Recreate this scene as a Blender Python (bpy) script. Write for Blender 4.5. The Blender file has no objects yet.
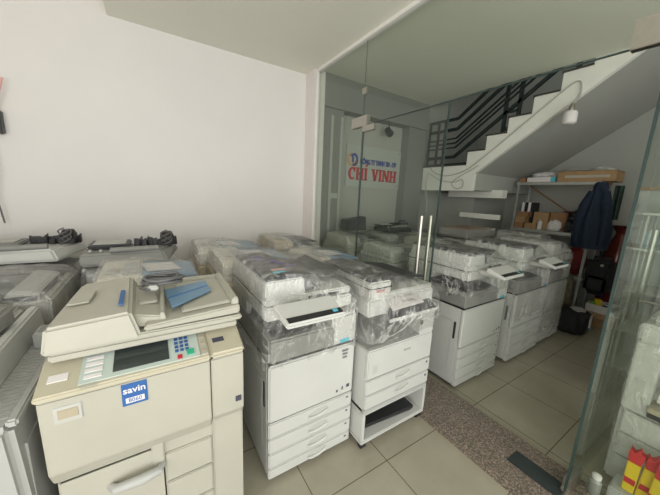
import bpy, bmesh, math, random
from mathutils import Vector, Matrix, noise
from mathutils.bvhtree import BVHTree
random.seed(7)
S = bpy.context.scene; C = S.collection
PI = math.pi
# ------------------------------------------------------------------ materials
def nodes(name):
    m = bpy.data.materials.new(name); m.use_nodes = True
    nt = m.node_tree; b = nt.nodes['Principled BSDF']
    return m, nt, b
def tex_noise(nt, scale, detail=4, rough=.6, stretch=None):
    tc = nt.nodes.new('ShaderNodeTexCoord'); mp = nt.nodes.new('ShaderNodeMapping')
    if stretch: mp.inputs['Scale'].default_value = stretch
    n = nt.nodes.new('ShaderNodeTexNoise'); n.inputs['Scale'].default_value = scale
    n.inputs['Detail'].default_value = detail; n.inputs['Roughness'].default_value = rough
    nt.links.new(tc.outputs['Object'], mp.inputs[0]); nt.links.new(mp.outputs[0], n.inputs['Vector'])
    return n
def mat(name, col, rough=.5, metal=0, var=.06, scale=6, bump=0, bscale=200, stretch=None, spec=.5):
    m, nt, b = nodes(name)
    b.inputs['Roughness'].default_value = rough; b.inputs['Metallic'].default_value = metal
    b.inputs['Specular IOR Level'].default_value = spec
    n = tex_noise(nt, scale, stretch=stretch)
    r = nt.nodes.new('ShaderNodeValToRGB')
    r.color_ramp.elements[0].position = .3; r.color_ramp.elements[1].position = .7
    r.color_ramp.elements[0].color = [c*(1-var) for c in col]+[1]
    r.color_ramp.elements[1].color = [min(1, c*(1+var)) for c in col]+[1]
    nt.links.new(n.outputs['Fac'], r.inputs[0]); nt.links.new(r.outputs[0], b.inputs['Base Color'])
    if bump:
        n2 = tex_noise(nt, bscale, 3); bp = nt.nodes.new('ShaderNodeBump')
        bp.inputs['Strength'].default_value = bump; bp.inputs['Distance'].default_value = .002
        nt.links.new(n2.outputs['Fac'], bp.inputs['Height']); nt.links.new(bp.outputs[0], b.inputs['Normal'])
    return m
M = {}
M['wall'] = mat('wall_paint', (.76,.735,.715), .75, var=.025, scale=1.2, bump=.15, bscale=90)
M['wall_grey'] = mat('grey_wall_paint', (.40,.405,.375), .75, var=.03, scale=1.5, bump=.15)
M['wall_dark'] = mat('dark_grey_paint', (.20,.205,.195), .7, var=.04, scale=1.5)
M['ceil'] = mat('ceiling_paint', (.82,.81,.72), .8, var=.02, scale=1)
M['trim'] = mat('white_trim', (.83,.81,.77), .5, var=.02)
M['pink_white'] = mat('stub_wall_paint', (.80,.75,.72), .6, var=.02)
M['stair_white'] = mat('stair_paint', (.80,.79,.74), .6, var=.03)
M['white'] = mat('white_plastic', (.55,.555,.53), .42, var=.03, scale=4, bump=.1, bscale=500)
M['white2'] = mat('light_grey_plastic', (.42,.425,.41), .45, var=.03, scale=4, bump=.1, bscale=500)
M['cream'] = mat('cream_plastic', (.44,.43,.365), .45, var=.04, scale=4, bump=.1, bscale=500)
M['oldcream'] = mat('aged_ivory_plastic', (.60,.575,.49), .45, var=.04, scale=4)
M['beige'] = mat('beige_plastic', (.42,.37,.27), .45, var=.05, scale=4)
M['yellowed'] = mat('yellowed_plastic', (.60,.52,.34), .5, var=.05)
M['bezel'] = mat('yellowed_bezel', (.50,.465,.355), .45, var=.03)
M['console'] = mat('console_plastic', (.50,.58,.54), .4, var=.02)
M['grey'] = mat('mid_grey_plastic', (.25,.25,.235), .45, var=.05)
M['lgrey'] = mat('pale_grey_plastic', (.48,.48,.45), .5, var=.04)
M['dgrey'] = mat('dark_grey_plastic', (.032,.034,.035), .45, var=.15)
M['black'] = mat('black_plastic', (.018,.018,.02), .45, var=.2)
M['screen'] = mat('screen_glass', (.035,.045,.045), .12, var=.1)
M['blue'] = mat('blue_tray', (.16,.29,.43), .4, var=.08)
M['blue_label'] = mat('blue_label', (.03,.12,.36), .4, var=.03)
M['cyan'] = mat('cyan_sticker', (.10,.48,.60), .4, var=.03)
M['pink'] = mat('pink_sticker', (.75,.42,.38), .4, var=.03)
M['paper'] = mat('paper', (.74,.71,.71), .8, var=.03, scale=10)
M['ink'] = mat('ink', (.06,.06,.09), .7, var=.05)
M['purple'] = mat('purple_ink', (.09,.05,.25), .6, var=.05)
M['silver'] = mat('brushed_steel', (.46,.44,.40), .32, 1, var=.04, scale=40)
M['gal'] = mat('galvanised_steel', (.42,.43,.41), .5, .6, var=.08, scale=30)
M['frame'] = mat('black_railing_paint', (.012,.02,.02), .4, var=.1)
M['tread'] = mat('stair_tread', (.05,.045,.04), .3, var=.2)
M['card'] = mat('cardboard', (.38,.24,.12), .75, var=.12, scale=12)
M['card2'] = mat('dark_cardboard', (.30,.16,.08), .75, var=.12, scale=12)
M['board'] = mat('plywood', (.36,.22,.12), .7, var=.15, stretch=(1,8,8))
M['navy'] = mat('navy_fabric', (.004,.015,.036), .8, var=.3, scale=20, bump=.3, bscale=60)
M['blackf'] = mat('black_fabric', (.012,.012,.015), .75, var=.3, scale=20, bump=.3, bscale=80)
M['green'] = mat('green_cloth', (.10,.16,.13), .85, var=.3, bump=.3, bscale=60)
M['bundle'] = mat('brown_bundle', (.12,.095,.055), .4, var=.5, scale=14)
M['lime'] = mat('green_plastic', (.10,.30,.05), .5, var=.2)
M['red'] = mat('red_plastic', (.55,.02,.03), .35, var=.2, scale=30)
M['darkred'] = mat('dark_red_fabric', (.16,.012,.012), .7, var=.3)
M['yellow'] = mat('yellow_plastic', (.75,.55,.02), .4, var=.1)
M['orange'] = mat('orange_card', (.55,.25,.06), .6, var=.1)
M['vase'] = mat('red_brown_glaze', (.11,.018,.012), .2, var=.35, scale=15)
M['signblue'] = mat('sign_blue', (.03,.05,.30), .4, var=.03)
M['signred'] = mat('sign_red', (.50,.02,.03), .4, var=.05)
M['signorange'] = mat('sign_orange', (.65,.30,.08), .4, var=.05)
M['btnblue'] = mat('button_blue', (.03,.10,.30), .4)
M['btngreen'] = mat('button_green', (.03,.42,.25), .4)
M['cable'] = mat('grey_cable', (.13,.13,.13), .5, var=.1)
M['wcable'] = mat('white_cable', (.42,.41,.37), .6)

def floor_mat():
    m, nt, b = nodes('floor_tiles'); N = nt.nodes; L = nt.links
    b.inputs['Roughness'].default_value = .16; b.inputs['Specular IOR Level'].default_value = .45
    tc = N.new('ShaderNodeTexCoord'); sx = N.new('ShaderNodeSeparateXYZ'); L.new(tc.outputs['Object'], sx.inputs[0])
    outs = []
    def mth(op, a, bb):
        n = N.new('ShaderNodeMath'); n.operation = op
        for i, v in enumerate((a, bb)):
            if v is None: continue
            if isinstance(v, (int, float)): n.inputs[i].default_value = v
            else: L.new(v, n.inputs[i])
        return n.outputs[0]
    T = .494; g = .0028
    fl = []
    for k, off in (('X', 1.133-.494*6), ('Y', .015+.494*2-.494*8+.0)):
        a = mth('SUBTRACT', sx.outputs[k], off); a = mth('DIVIDE', a, T)
        fl.append(mth('FLOOR', a, None)); f = mth('FRACT', a, None)
        f2 = mth('SUBTRACT', 1, f); mn = mth('MINIMUM', f, f2); outs.append(mn)
    d = mth('MINIMUM', outs[0], outs[1]); line = mth('LESS_THAN', d, g/T)
    n = tex_noise(nt, 3.2, 6, .65); r = N.new('ShaderNodeValToRGB')
    r.color_ramp.elements[0].position = .3; r.color_ramp.elements[0].color = (.34,.315,.24,1)
    r.color_ramp.elements[1].position = .7; r.color_ramp.elements[1].color = (.39,.365,.285,1)
    L.new(n.outputs['Fac'], r.inputs[0])
    mx = N.new('ShaderNodeMix'); mx.data_type = 'RGBA'
    L.new(line, mx.inputs[0]); L.new(r.outputs[0], mx.inputs[6]); mx.inputs[7].default_value = (.13,.105,.07,1)
    L.new(mx.outputs[2], b.inputs['Base Color'])
    return m
M['floor'] = floor_mat()
def granite():
    m, nt, b = nodes('speckled_granite'); N = nt.nodes; L = nt.links
    tc = N.new('ShaderNodeTexCoord'); v = N.new('ShaderNodeTexVoronoi'); v.inputs['Scale'].default_value = 170
    L.new(tc.outputs['Object'], v.inputs['Vector'])
    sp = N.new('ShaderNodeSeparateColor'); L.new(v.outputs['Color'], sp.inputs[0])
    r = N.new('ShaderNodeValToRGB'); e = r.color_ramp.elements
    e[0].position = 0; e[0].color = (.075,.062,.05,1); e[1].position = 1; e[1].color = (.40,.33,.27,1)
    x = e.new(.45); x.color = (.16,.135,.11,1); x = e.new(.75); x.color = (.24,.19,.155,1)
    L.new(sp.outputs[0], r.inputs[0]); L.new(r.outputs[0], b.inputs['Base Color'])
    b.inputs['Roughness'].default_value = .3
    return m
M['granite'] = granite()
def film(name, base, glint, rough=.22, tint=(.99,.99,.985)):
    m, nt, b = nodes(name); N = nt.nodes; L = nt.links
    out = N['Material Output']
    b.inputs['Base Color'].default_value = (.90,.90,.88,1); b.inputs['Roughness'].default_value = rough
    b.inputs['Specular IOR Level'].default_value = .8
    tr = N.new('ShaderNodeBsdfTransparent'); tr.inputs[0].default_value = (*tint,1)
    mx = N.new('ShaderNodeMixShader')
    def mth(op, a, bb, cc=None, clamp=False):
        q = N.new('ShaderNodeMath'); q.operation = op; q.use_clamp = clamp
        for i_, v in enumerate((a, bb, cc)):
            if v is None: continue
            if isinstance(v, (int, float)): q.inputs[i_].default_value = v
            else: L.new(v, q.inputs[i_])
        return q.outputs[0]
    def crease_glint(sc, stt, k, dist):
        n = tex_noise(nt, sc, 3, .55, stt); n.inputs['Distortion'].default_value = dist
        a = mth('ABSOLUTE', mth('SUBTRACT', n.outputs['Fac'], .5), None)
        return mth('SUBTRACT', 1, mth('MULTIPLY', a, k, clamp=True), clamp=True)
    c1 = crease_glint(5, (1,1.6,.6), 22, 1.0); c2 = crease_glint(9, (1.6,.7,.8), 26, 1.6)  # white lines along noise contours, painted as glints on the folds
    nm = tex_noise(nt, 3.5, 2); msk = mth('MULTIPLY_ADD', nm.outputs['Fac'], 3.2, -1.15, True)
    st_ = mth('MULTIPLY', mth('ADD', c1, mth('MULTIPLY', c2, .7), clamp=True), msk)
    nb = tex_noise(nt, 6, 3, .6, (1,1.5,.6)); haze = mth('MULTIPLY_ADD', nb.outputs['Fac'], 2.2, -1.15, True)  # pale patches painted into the film as soft highlights
    val = mth('ADD', mth('MULTIPLY_ADD', st_, glint, base), mth('MULTIPLY', haze, glint*.5))
    lw = N.new('ShaderNodeLayerWeight'); lw.inputs[0].default_value = .5
    ma = N.new('ShaderNodeMath'); ma.operation = 'MULTIPLY_ADD'; ma.inputs[1].default_value = .04
    L.new(lw.outputs['Facing'], ma.inputs[0]); L.new(val, ma.inputs[2]); ma.use_clamp = True
    gl = N.new('ShaderNodeBsdfGlossy'); gl.inputs['Roughness'].default_value = .13
    m0 = N.new('ShaderNodeMixShader'); pw = mth('POWER', lw.outputs['Facing'], 2.2)
    L.new(mth('MULTIPLY_ADD', pw, .28, .075, True), m0.inputs[0]); L.new(tr.outputs[0], m0.inputs[1]); L.new(gl.outputs[0], m0.inputs[2])
    L.new(ma.outputs[0], mx.inputs[0]); L.new(m0.outputs[0], mx.inputs[1]); L.new(b.outputs[0], mx.inputs[2])
    n2 = tex_noise(nt, 11, 4, .6, (1,2.2,.5)); n2.inputs['Distortion'].default_value = 1.5
    bp = N.new('ShaderNodeBump'); bp.inputs['Strength'].default_value = .9; bp.inputs['Distance'].default_value = .03
    L.new(n2.outputs['Fac'], bp.inputs['Height']); L.new(bp.outputs[0], b.inputs['Normal'])
    L.new(bp.outputs[0], gl.inputs['Normal'])
    L.new(mx.outputs[0], out.inputs[0])
    return m
M['wrap'] = film('plastic_film', .012, .50, .16)
M['wrap_d'] = film('thick_plastic_film', .06, .50, .18)
def glass(name, tint, spec=1.0):
    m, nt, b = nodes(name); N = nt.nodes; L = nt.links; N.remove(b)
    out = N['Material Output']; tr = N.new('ShaderNodeBsdfTransparent'); tr.inputs[0].default_value = (*tint,1)
    gl = N.new('ShaderNodeBsdfGlossy'); gl.inputs['Roughness'].default_value = .01; gl.inputs[0].default_value = (.9,.95,.92,1)
    fr = N.new('ShaderNodeLayerWeight'); fr.inputs[0].default_value = .5
    pw = N.new('ShaderNodeMath'); pw.operation = 'POWER'; pw.inputs[1].default_value = 5; L.new(fr.outputs['Facing'], pw.inputs[0])
    mu = N.new('ShaderNodeMath'); mu.operation = 'MULTIPLY_ADD'; mu.inputs[1].default_value = .9*spec; mu.inputs[2].default_value = .035*spec
    n = tex_noise(nt, 2, 2); r = N.new('ShaderNodeValToRGB')
    r.color_ramp.elements[0].color = [c*.985 for c in tint]+[1]; r.color_ramp.elements[1].color = (*tint,1)
    L.new(n.outputs['Fac'], r.inputs[0]); L.new(r.outputs[0], tr.inputs[0])
    mx = N.new('ShaderNodeMixShader'); L.new(pw.outputs[0], mu.inputs[0]); L.new(mu.outputs[0], mx.inputs[0])
    L.new(tr.outputs[0], mx.inputs[1]); L.new(gl.outputs[0], mx.inputs[2]); L.new(mx.outputs[0], out.inputs[0])
    return m
M['glass'] = glass('green_tinted_glass', (.925,.95,.92), .9)
M['edge'] = mat('glass_edge', (.03,.055,.05), .3, var=.1)
M['acrylic'] = mat('acrylic_board', (.44,.46,.43), .3, var=.02)

# ------------------------------------------------------------------ mesh helpers
class MB:
    def __init__(s): s.bm = bmesh.new()
    def _add(s, verts, faces, bevel=0, seg=2, smooth=False):
        vs = [s.bm.verts.new(v) for v in verts]; fs = []
        for f in faces:
            try: fs.append(s.bm.faces.new([vs[i] for i in f]))
            except ValueError: pass
        if smooth:
            for f in fs: f.smooth = True
        if bevel:
            es = list({e for f in fs for e in f.edges})
            bmesh.ops.bevel(s.bm, geom=es, offset=bevel, segments=seg, affect='EDGES', clamp_overlap=True)
        return s
    def box(s, x0, x1, y0, y1, z0, z1, bevel=.003, seg=2):
        v = [(x, y, z) for x in (x0,x1) for y in (y0,y1) for z in (z0,z1)]
        return s._add(v, [(0,1,3,2),(4,6,7,5),(0,4,5,1),(2,3,7,6),(0,2,6,4),(1,5,7,3)], bevel, seg)
    def hexa(s, p, bevel=.003, seg=2):   # 4 bottom corners then 4 top corners, counter-clockwise
        return s._add(p, [(3,2,1,0),(4,5,6,7),(0,1,5,4),(1,2,6,5),(2,3,7,6),(3,0,4,7)], bevel, seg)
    def prism(s, pts, axis, a, b, bevel=0, seg=2):   # 2-D outline extruded along an axis
        def P(u, w, t): return {'x': (t,u,w), 'y': (u,t,w), 'z': (u,w,t)}[axis]
        n = len(pts); v = [P(u,w,a) for u,w in pts]+[P(u,w,b) for u,w in pts]
        f = [tuple(range(n))[::-1], tuple(range(n,2*n))]+[(i,(i+1)%n,n+(i+1)%n,n+i) for i in range(n)]
        return s._add(v, f, bevel, seg)
    def tube(s, pts, r, n=8, caps=True):
        pts = [Vector(p) for p in pts]; rings = []; ref = None
        rr = r if isinstance(r, (list, tuple)) else [r]*len(pts)
        for i, p in enumerate(pts):
            d = (pts[min(i+1,len(pts)-1)]-pts[max(i-1,0)]).normalized()
            if ref is None: ref = d.orthogonal().normalized()
            ref = (ref-d*ref.dot(d)).normalized(); q = d.cross(ref)
            rings.append([p+(ref*math.cos(2*PI*k/n)+q*math.sin(2*PI*k/n))*rr[i] for k in range(n)])
        v = [x for g in rings for x in g]; f = []
        for i in range(len(pts)-1):
            for k in range(n): f.append((i*n+k, i*n+(k+1)%n, (i+1)*n+(k+1)%n, (i+1)*n+k))
        if caps: f += [tuple(range(n))[::-1], tuple(range((len(pts)-1)*n, len(pts)*n))]
        return s._add(v, f, smooth=True)
    def lathe(s, prof, n=24, c=(0,0,0), sy=1):
        v = []; f = []
        for r, z in prof:
            for k in range(n): v.append((c[0]+r*math.cos(2*PI*k/n), c[1]+sy*r*math.sin(2*PI*k/n), c[2]+z))
        for i in range(len(prof)-1):
            for k in range(n): f.append((i*n+k, i*n+(k+1)%n, (i+1)*n+(k+1)%n, (i+1)*n+k))
        f += [tuple(range(n))[::-1], tuple(range((len(prof)-1)*n, len(prof)*n))]
        return s._add(v, f, smooth=True)
    def grid(s, fn, nu, nv, thick=0, closed=False):
        v = [fn(i/(nu-1), j/(nv-1)) for i in range(nu) for j in range(nv)]
        f = [(i*nv+j, (i+1)*nv+j, (i+1)*nv+j+1, i*nv+j+1) for i in range(nu-1) for j in range(nv-1)]
        s._add(v, f, smooth=True)
        if thick: bmesh.ops.solidify(s.bm, geom=s.bm.faces[:], thickness=thick)
        return s
    def rot(s, ang, axis, piv=(0,0,0)):
        bmesh.ops.rotate(s.bm, verts=s.bm.verts[:], cent=piv, matrix=Matrix.Rotation(ang, 3, axis)); return s
    def move(s, v): bmesh.ops.translate(s.bm, verts=s.bm.verts[:], vec=v); return s
    def build(s, name, m, parent=None, loc=None):
        bmesh.ops.recalc_face_normals(s.bm, faces=s.bm.faces[:])
        for e in s.bm.edges:
            if len(e.link_faces)==2 and e.calc_face_angle(0)>.75: e.smooth=False
        me = bpy.data.meshes.new(name); s.bm.to_mesh(me); s.bm.free()
        me.materials.append(M[m] if isinstance(m, str) else m)
        o = bpy.data.objects.new(name, me); C.objects.link(o)
        if parent: o.parent = parent
        if loc: o.location = loc
        return o
def tag(o, label, cat, group=None):
    o['label'] = label; o['category'] = cat
    if group: o['group'] = group
    return o
def thing(name, loc, label, cat, group=None, rz=0):
    o = bpy.data.objects.new(name, None); C.objects.link(o); o.location = loc; o.rotation_euler.z = rz
    o.empty_display_size = .1
    return tag(o, label, cat, group)
def struct(o): o['kind'] = 'structure'; return o
def bx(name, m, dims, parent=None, bevel=.003): return MB().box(*dims, bevel=bevel).build(name, m, parent)
def text(s, size, m, parent, loc, rot=(0,0,0), ext=.001, name='lettering', bold=0, sx=1):
    cu = bpy.data.curves.new('t', 'FONT'); cu.body = s; cu.size = size; cu.extrude = ext; cu.offset = bold
    cu.align_x = 'CENTER'; cu.align_y = 'CENTER'; cu.resolution_u = 3
    t = bpy.data.objects.new('t', cu); C.objects.link(t); bpy.context.view_layer.update()
    me = bpy.data.meshes.new_from_object(t.evaluated_get(bpy.context.evaluated_depsgraph_get()))
    bpy.data.objects.remove(t); bpy.data.curves.remove(cu)
    me.materials.clear(); me.materials.append(M[m])
    o = bpy.data.objects.new(name, me); C.objects.link(o); o.parent = parent
    o.location = loc; o.rotation_euler = rot; o.scale = (sx,1,1); return o

def wrap(parent, pts, zc, zb, seed=0, amp=.008, m='wrap', off=.012, label='clear crinkled plastic film', nth=72, name='plastic_wrap'):
    """thin film pulled over the outline of what it covers: taut between its corners, creased"""
    bm = bmesh.new()
    for p in pts: bm.verts.new(p)
    bmesh.ops.convex_hull(bm, input=bm.verts[:]); bmesh.ops.triangulate(bm, faces=bm.faces[:])
    bvh = BVHTree.FromBMesh(bm)
    cx = sum(p[0] for p in pts)/len(pts); cy = sum(p[1] for p in pts)/len(pts); bm.free()
    rings = []; nup = 16; nlow = max(4, int((zc-zb)/.035))
    def shoot(o, d):
        h = bvh.ray_cast(o, d)[0]; return h if h is not None else o
    def wob(p, d):
        q = p*4.0+Vector((seed*3.1, seed*1.7, seed))
        w = 1-abs(noise.noise(Vector((q.x*1.4, q.y*1.4, q.z*.7))))*2.2
        w2 = 1-abs(noise.noise(Vector((q.x*3+9, q.y*3, q.z*1.6))))*2
        return p+d*(off+amp*(.75*w+.45*w2))
    for i in range(nup):
        ph = (i+.35)/nup*PI/2; r = []
        for k in range(nth):
            th = 2*PI*k/nth; d = Vector((math.sin(ph)*math.cos(th), math.sin(ph)*math.sin(th), math.cos(ph)))
            o = Vector((cx,cy,zc)); r.append(wob(shoot(o, d), d))
        rings.append(r)
    for j in range(nlow+1):
        z = zc-(zc-zb)*j/nlow; r = []
        for k in range(nth):
            th = 2*PI*k/nth; d = Vector((math.cos(th), math.sin(th), 0)); zz = z
            if j == nlow: zz = z+.03*noise.noise(Vector((math.cos(th)*2, math.sin(th)*2, seed)))
            r.append(wob(shoot(Vector((cx,cy,min(zz, zc))), d), d))
        rings.append(r)
    b = MB(); v = [x for r in rings for x in r]; n = nth
    f = [(i*n+k, (i+1)*n+k, (i+1)*n+(k+1)%n, i*n+(k+1)%n) for i in range(len(rings)-1) for k in range(n)]
    v.append(sum((p for p in rings[0]), Vector())/n); f += [(len(v)-1, k, (k+1)%n) for k in range(n)]
    b._add(v, f, smooth=True)
    o = b.build(name, m, parent); o['label'] = label
    return o
def bpts(x0,x1,y0,y1,z0,z1): return [(x,y,z) for x in (x0,x1) for y in (y0,y1) for z in (z0,z1)]

# ------------------------------------------------------------------ THE SETTING
H = 3.06; D = 3.44; A = 1.80; B = 5.65
FR = -2.3; LX = -2.6; RY = -2.3
struct(bx('floor', 'floor', (LX-.1, B+.1, FR-.1, D+.1, -.12, 0), bevel=0))
struct(bx('wall_left', 'wall', (LX-.1, A-.05, D, D+.12, 0, 4.2), bevel=0))
struct(bx('wall_side', 'wall', (LX-.12, LX, FR, D, 0, 4.2), bevel=0))
struct(bx('wall_pillar', 'pink_white', (A-.05, A+.10, 3.22, D+.12, 0, H), bevel=0))
struct(bx('ceiling', 'ceil', (-.22, 3.85, FR, 3.22, H, H+1.1), bevel=0))
struct(bx('ceiling', 'ceil', (-.22, A-.05, 3.22, D, H, H+1.1), bevel=0))
struct(bx('ceiling', 'ceil', (LX, -.22, FR, D, 4.1, 4.2), bevel=0))
# inner room: recess with the sign, beam over it, column beside it
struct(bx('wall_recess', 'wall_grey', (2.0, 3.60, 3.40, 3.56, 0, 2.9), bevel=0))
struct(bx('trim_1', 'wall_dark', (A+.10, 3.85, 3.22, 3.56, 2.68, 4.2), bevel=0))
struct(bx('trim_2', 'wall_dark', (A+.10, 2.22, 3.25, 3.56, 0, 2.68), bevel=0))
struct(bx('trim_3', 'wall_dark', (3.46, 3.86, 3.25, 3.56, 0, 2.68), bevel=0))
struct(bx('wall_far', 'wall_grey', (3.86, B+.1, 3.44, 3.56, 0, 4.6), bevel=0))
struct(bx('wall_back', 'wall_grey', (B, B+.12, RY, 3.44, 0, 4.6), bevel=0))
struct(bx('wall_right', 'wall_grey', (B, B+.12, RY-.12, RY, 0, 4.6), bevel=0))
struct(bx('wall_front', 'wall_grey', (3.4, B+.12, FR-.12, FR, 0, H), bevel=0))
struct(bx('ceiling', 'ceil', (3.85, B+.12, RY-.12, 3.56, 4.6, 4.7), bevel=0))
struct(bx('ceiling', 'ceil', (3.85, B, RY, -.2, H, H+.1), bevel=0))
# pilaster lines of a niche on the left jamb
MB().box(2.02,2.06,3.235,3.25,.9,2.6).box(2.17,2.21,3.235,3.25,.9,2.6).box(2.06,2.17,3.238,3.25,1.55,1.62).build('trim_4','wall_grey')['kind']='structure'
# granite threshold
struct(MB().box(1.60, 2.0, -1.6, 3.22, -.02, .055, bevel=.008, seg=3).build('trim_5', 'granite'))
# head trim
struct(MB().box(A-.03, A+.03, FR, 3.22, H-.035, H, bevel=.004).build('trim_6', 'trim'))
struct(MB().box(A-.045, A-.015, 3.17, 3.215, .055, H-.035, bevel=.004).build('trim_7', 'trim'))
# the stair
def yz(p): return p
outl = [(3.25,1.74),(2.355,1.74),(2.355,1.975)]
sl = .7185
yb = 2.355-(4.4-1.975)/sl
outl += [(yb,4.4)]
steps = []; y = 2.49; z = 2.10
while z < 4.1:
    steps.append((y, z)); z += .18; steps.append((y, z)); y -= .2505
top = [(3.25,2.10)]+steps
poly = outl+[(yb+.05,4.4)]+[p for p in top[::-1]]
st = thing('staircase', (3.87,2.1,0), 'white concrete staircase rising to the right above the metal shelf', 'stairs')
st['kind'] = 'structure'
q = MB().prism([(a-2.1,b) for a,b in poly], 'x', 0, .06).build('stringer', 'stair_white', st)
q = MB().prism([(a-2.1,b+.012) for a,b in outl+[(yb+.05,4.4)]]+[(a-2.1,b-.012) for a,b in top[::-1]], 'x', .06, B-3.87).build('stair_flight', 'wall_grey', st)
tb = MB()
for i in range(0, len(steps)-1, 2):
    y0, z0 = steps[i]
    y1 = 3.25 if i == 0 else steps[i-1][0]
    tb.box(-.015, 1.2, y0-2.1-.0, y1-2.1+.015, z0, z0+.018, bevel=.002)
tb.build('tread', 'tread', st)
# lower flight behind: pale edges of its steps seen under the landing
lf = struct(MB().box(4.40, 4.55, 2.20, 3.10, 1.655, 1.775).box(4.40,4.46,2.20,2.84,1.33,1.405).build('trim_8','stair_white'))
struct(bx('trim_9', 'wall_grey', (4.62, B, 2.75, 3.44, 0, 1.72), bevel=0))
# stair railing
rl = thing('stair_railing', (3.89,2.5,2.33), 'black metal stair railing of parallel flat bars on the white stair', 'railing')
def rpt(y, z, dx=0): return (dx, y-2.5, z-2.33)
def flat(pts, w=.022, name='rail'):
    b = MB()
    for (y0,z0),(y1,z1) in zip(pts[:-1], pts[1:]):
        d = Vector((0,y1-y0,z1-z0)); n = Vector((0,-d.z,d.y)).normalized()*w
        a0 = Vector(rpt(y0,z0)); a1 = Vector(rpt(y1,z1)); X = Vector((.014,0,0))
        b.hexa([a0-n-X,a1-n-X,a1-n+X,a0-n+X,a0+n-X,a1+n-X,a1+n+X,a0+n+X], bevel=.002)
    return b.build(name, 'frame', rl)
ss = .7185
for zz, w in ((2.775,.020),(2.63,.022),(2.50,.009),(2.435,.009),(2.37,.009),(2.235,.022)):
    flat([(3.20,zz),(2.72,zz),(2.72-1.6,zz+1.6*ss)], w)
flat([(3.20,2.125),(2.49,2.125)], .018)
flat([(3.20,1.90),(3.20,2.79)], .016, 'post')
flat([(3.04,2.11),(3.04,2.79)], .016, 'post')
flat([(2.92,2.11),(2.92,2.79)], .016, 'post')
for yy, zb_, zt_ in ((2.06,2.27,3.4),(1.90,2.50,3.5),(1.37,2.78,3.8),(1.22,3.05,3.9)):
    flat([(yy,zb_),(yy,zt_)], .022, 'post')
flat([(2.06,2.52),(1.90,2.52)], .02); flat([(2.06,2.72),(1.90,2.72)], .014)
# ------------------------------------------------------------------ glass partition
def pane(name, dims, m='glass'):
    o = bx(name, m, dims, bevel=0); return o
w1 = thing('window_1', (A,2.75,.055), 'fixed glass side panel', 'window'); 
for k in ('label','category'): del w1[k]
w1['kind'] = 'structure'
bx('pane','glass',(-.005,.005,-.455,.42,0,2.96),w1,0)
MB().tube([(-.0065,-.455,0),(-.0065,-.455,2.96)],.0022,6).build('glass_edge','edge',w1)
MB().box(-.012,.012,-.49,-.42,2.50,2.56).build('glass_clip','silver',w1)
w2 = bpy.data.objects.new('window_2', None); C.objects.link(w2); w2.location=(A,.8,2.275); w2['kind']='structure'
bx('pane','glass',(-.005,.005,-3.0,1.485,0,.74),w2,0)
MB().box(-.005,.005,-3.0,1.485,-.006,0,bevel=0).build('glass_edge','edge',w2)
w3 = bpy.data.objects.new('window_3', None); C.objects.link(w3); w3.location=(A,-.6,.055); w3['kind']='structure'
bx('pane','glass',(-.005,.005,-1.1,.90,0,2.205),w3,0)
def door(name, loc, rz, width, sgn, hy):
    d = bpy.data.objects.new(name, None); C.objects.link(d); d.location = loc; d.rotation_euler.z = rz; d['kind']='structure'
    y0, y1 = (0, sgn*width); a, b_ = min(y0,y1), max(y0,y1)
    bx('pane','glass',(-.006,.006,a,b_,.012,2.20),d,0)
    MB().box(-.006,.006,y1-.004,y1+.004,.012,2.20,bevel=0).box(-.006,.006,y0-.004,y0+.004,.012,2.20,bevel=0).build('glass_edge','edge',d)
    for z0, z1 in ((2.15,2.205),(.0,.09)):
        c0, c1 = (0, sgn*.17); MB().box(-.018,.018,min(c0,c1),max(c0,c1),z0,z1,bevel=.003).build('patch_fitting','silver',d)
    for s in (-1,1):
        h = MB().tube([(s*.055,hy,.86),(s*.055,hy,1.41)],.014,14)
        h.tube([(0,hy,.95),(s*.055,hy,.95)],.008,8).tube([(0,hy,1.32),(s*.055,hy,1.32)],.008,8)
        h.build('door_handle','silver',d)
    return d
door('door_1', (A,2.285,.06), 0, .945, -1, -.85)
door('door_2', (A,.335,.06), -PI/2-math.radians(1), .95, 1, .85)
for y0,y1,z0,z1 in ((2.22,2.46,2.255,2.36),(.22,.46,2.27,2.38)):
    b = MB().box(A-.022,A+.022,y0,y1,2.262,z1,bevel=.003); o = b.build('trim_10','silver'); o['kind']='structure'
struct(MB().box(A-.060,A+.060,.33,.60,.0555,.062,bevel=.002).build('trim_11','screen'))
struct(MB().tube([(A,.335,.06),(A,.335,.085)],.02,12).build('trim_12','silver'))

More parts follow.
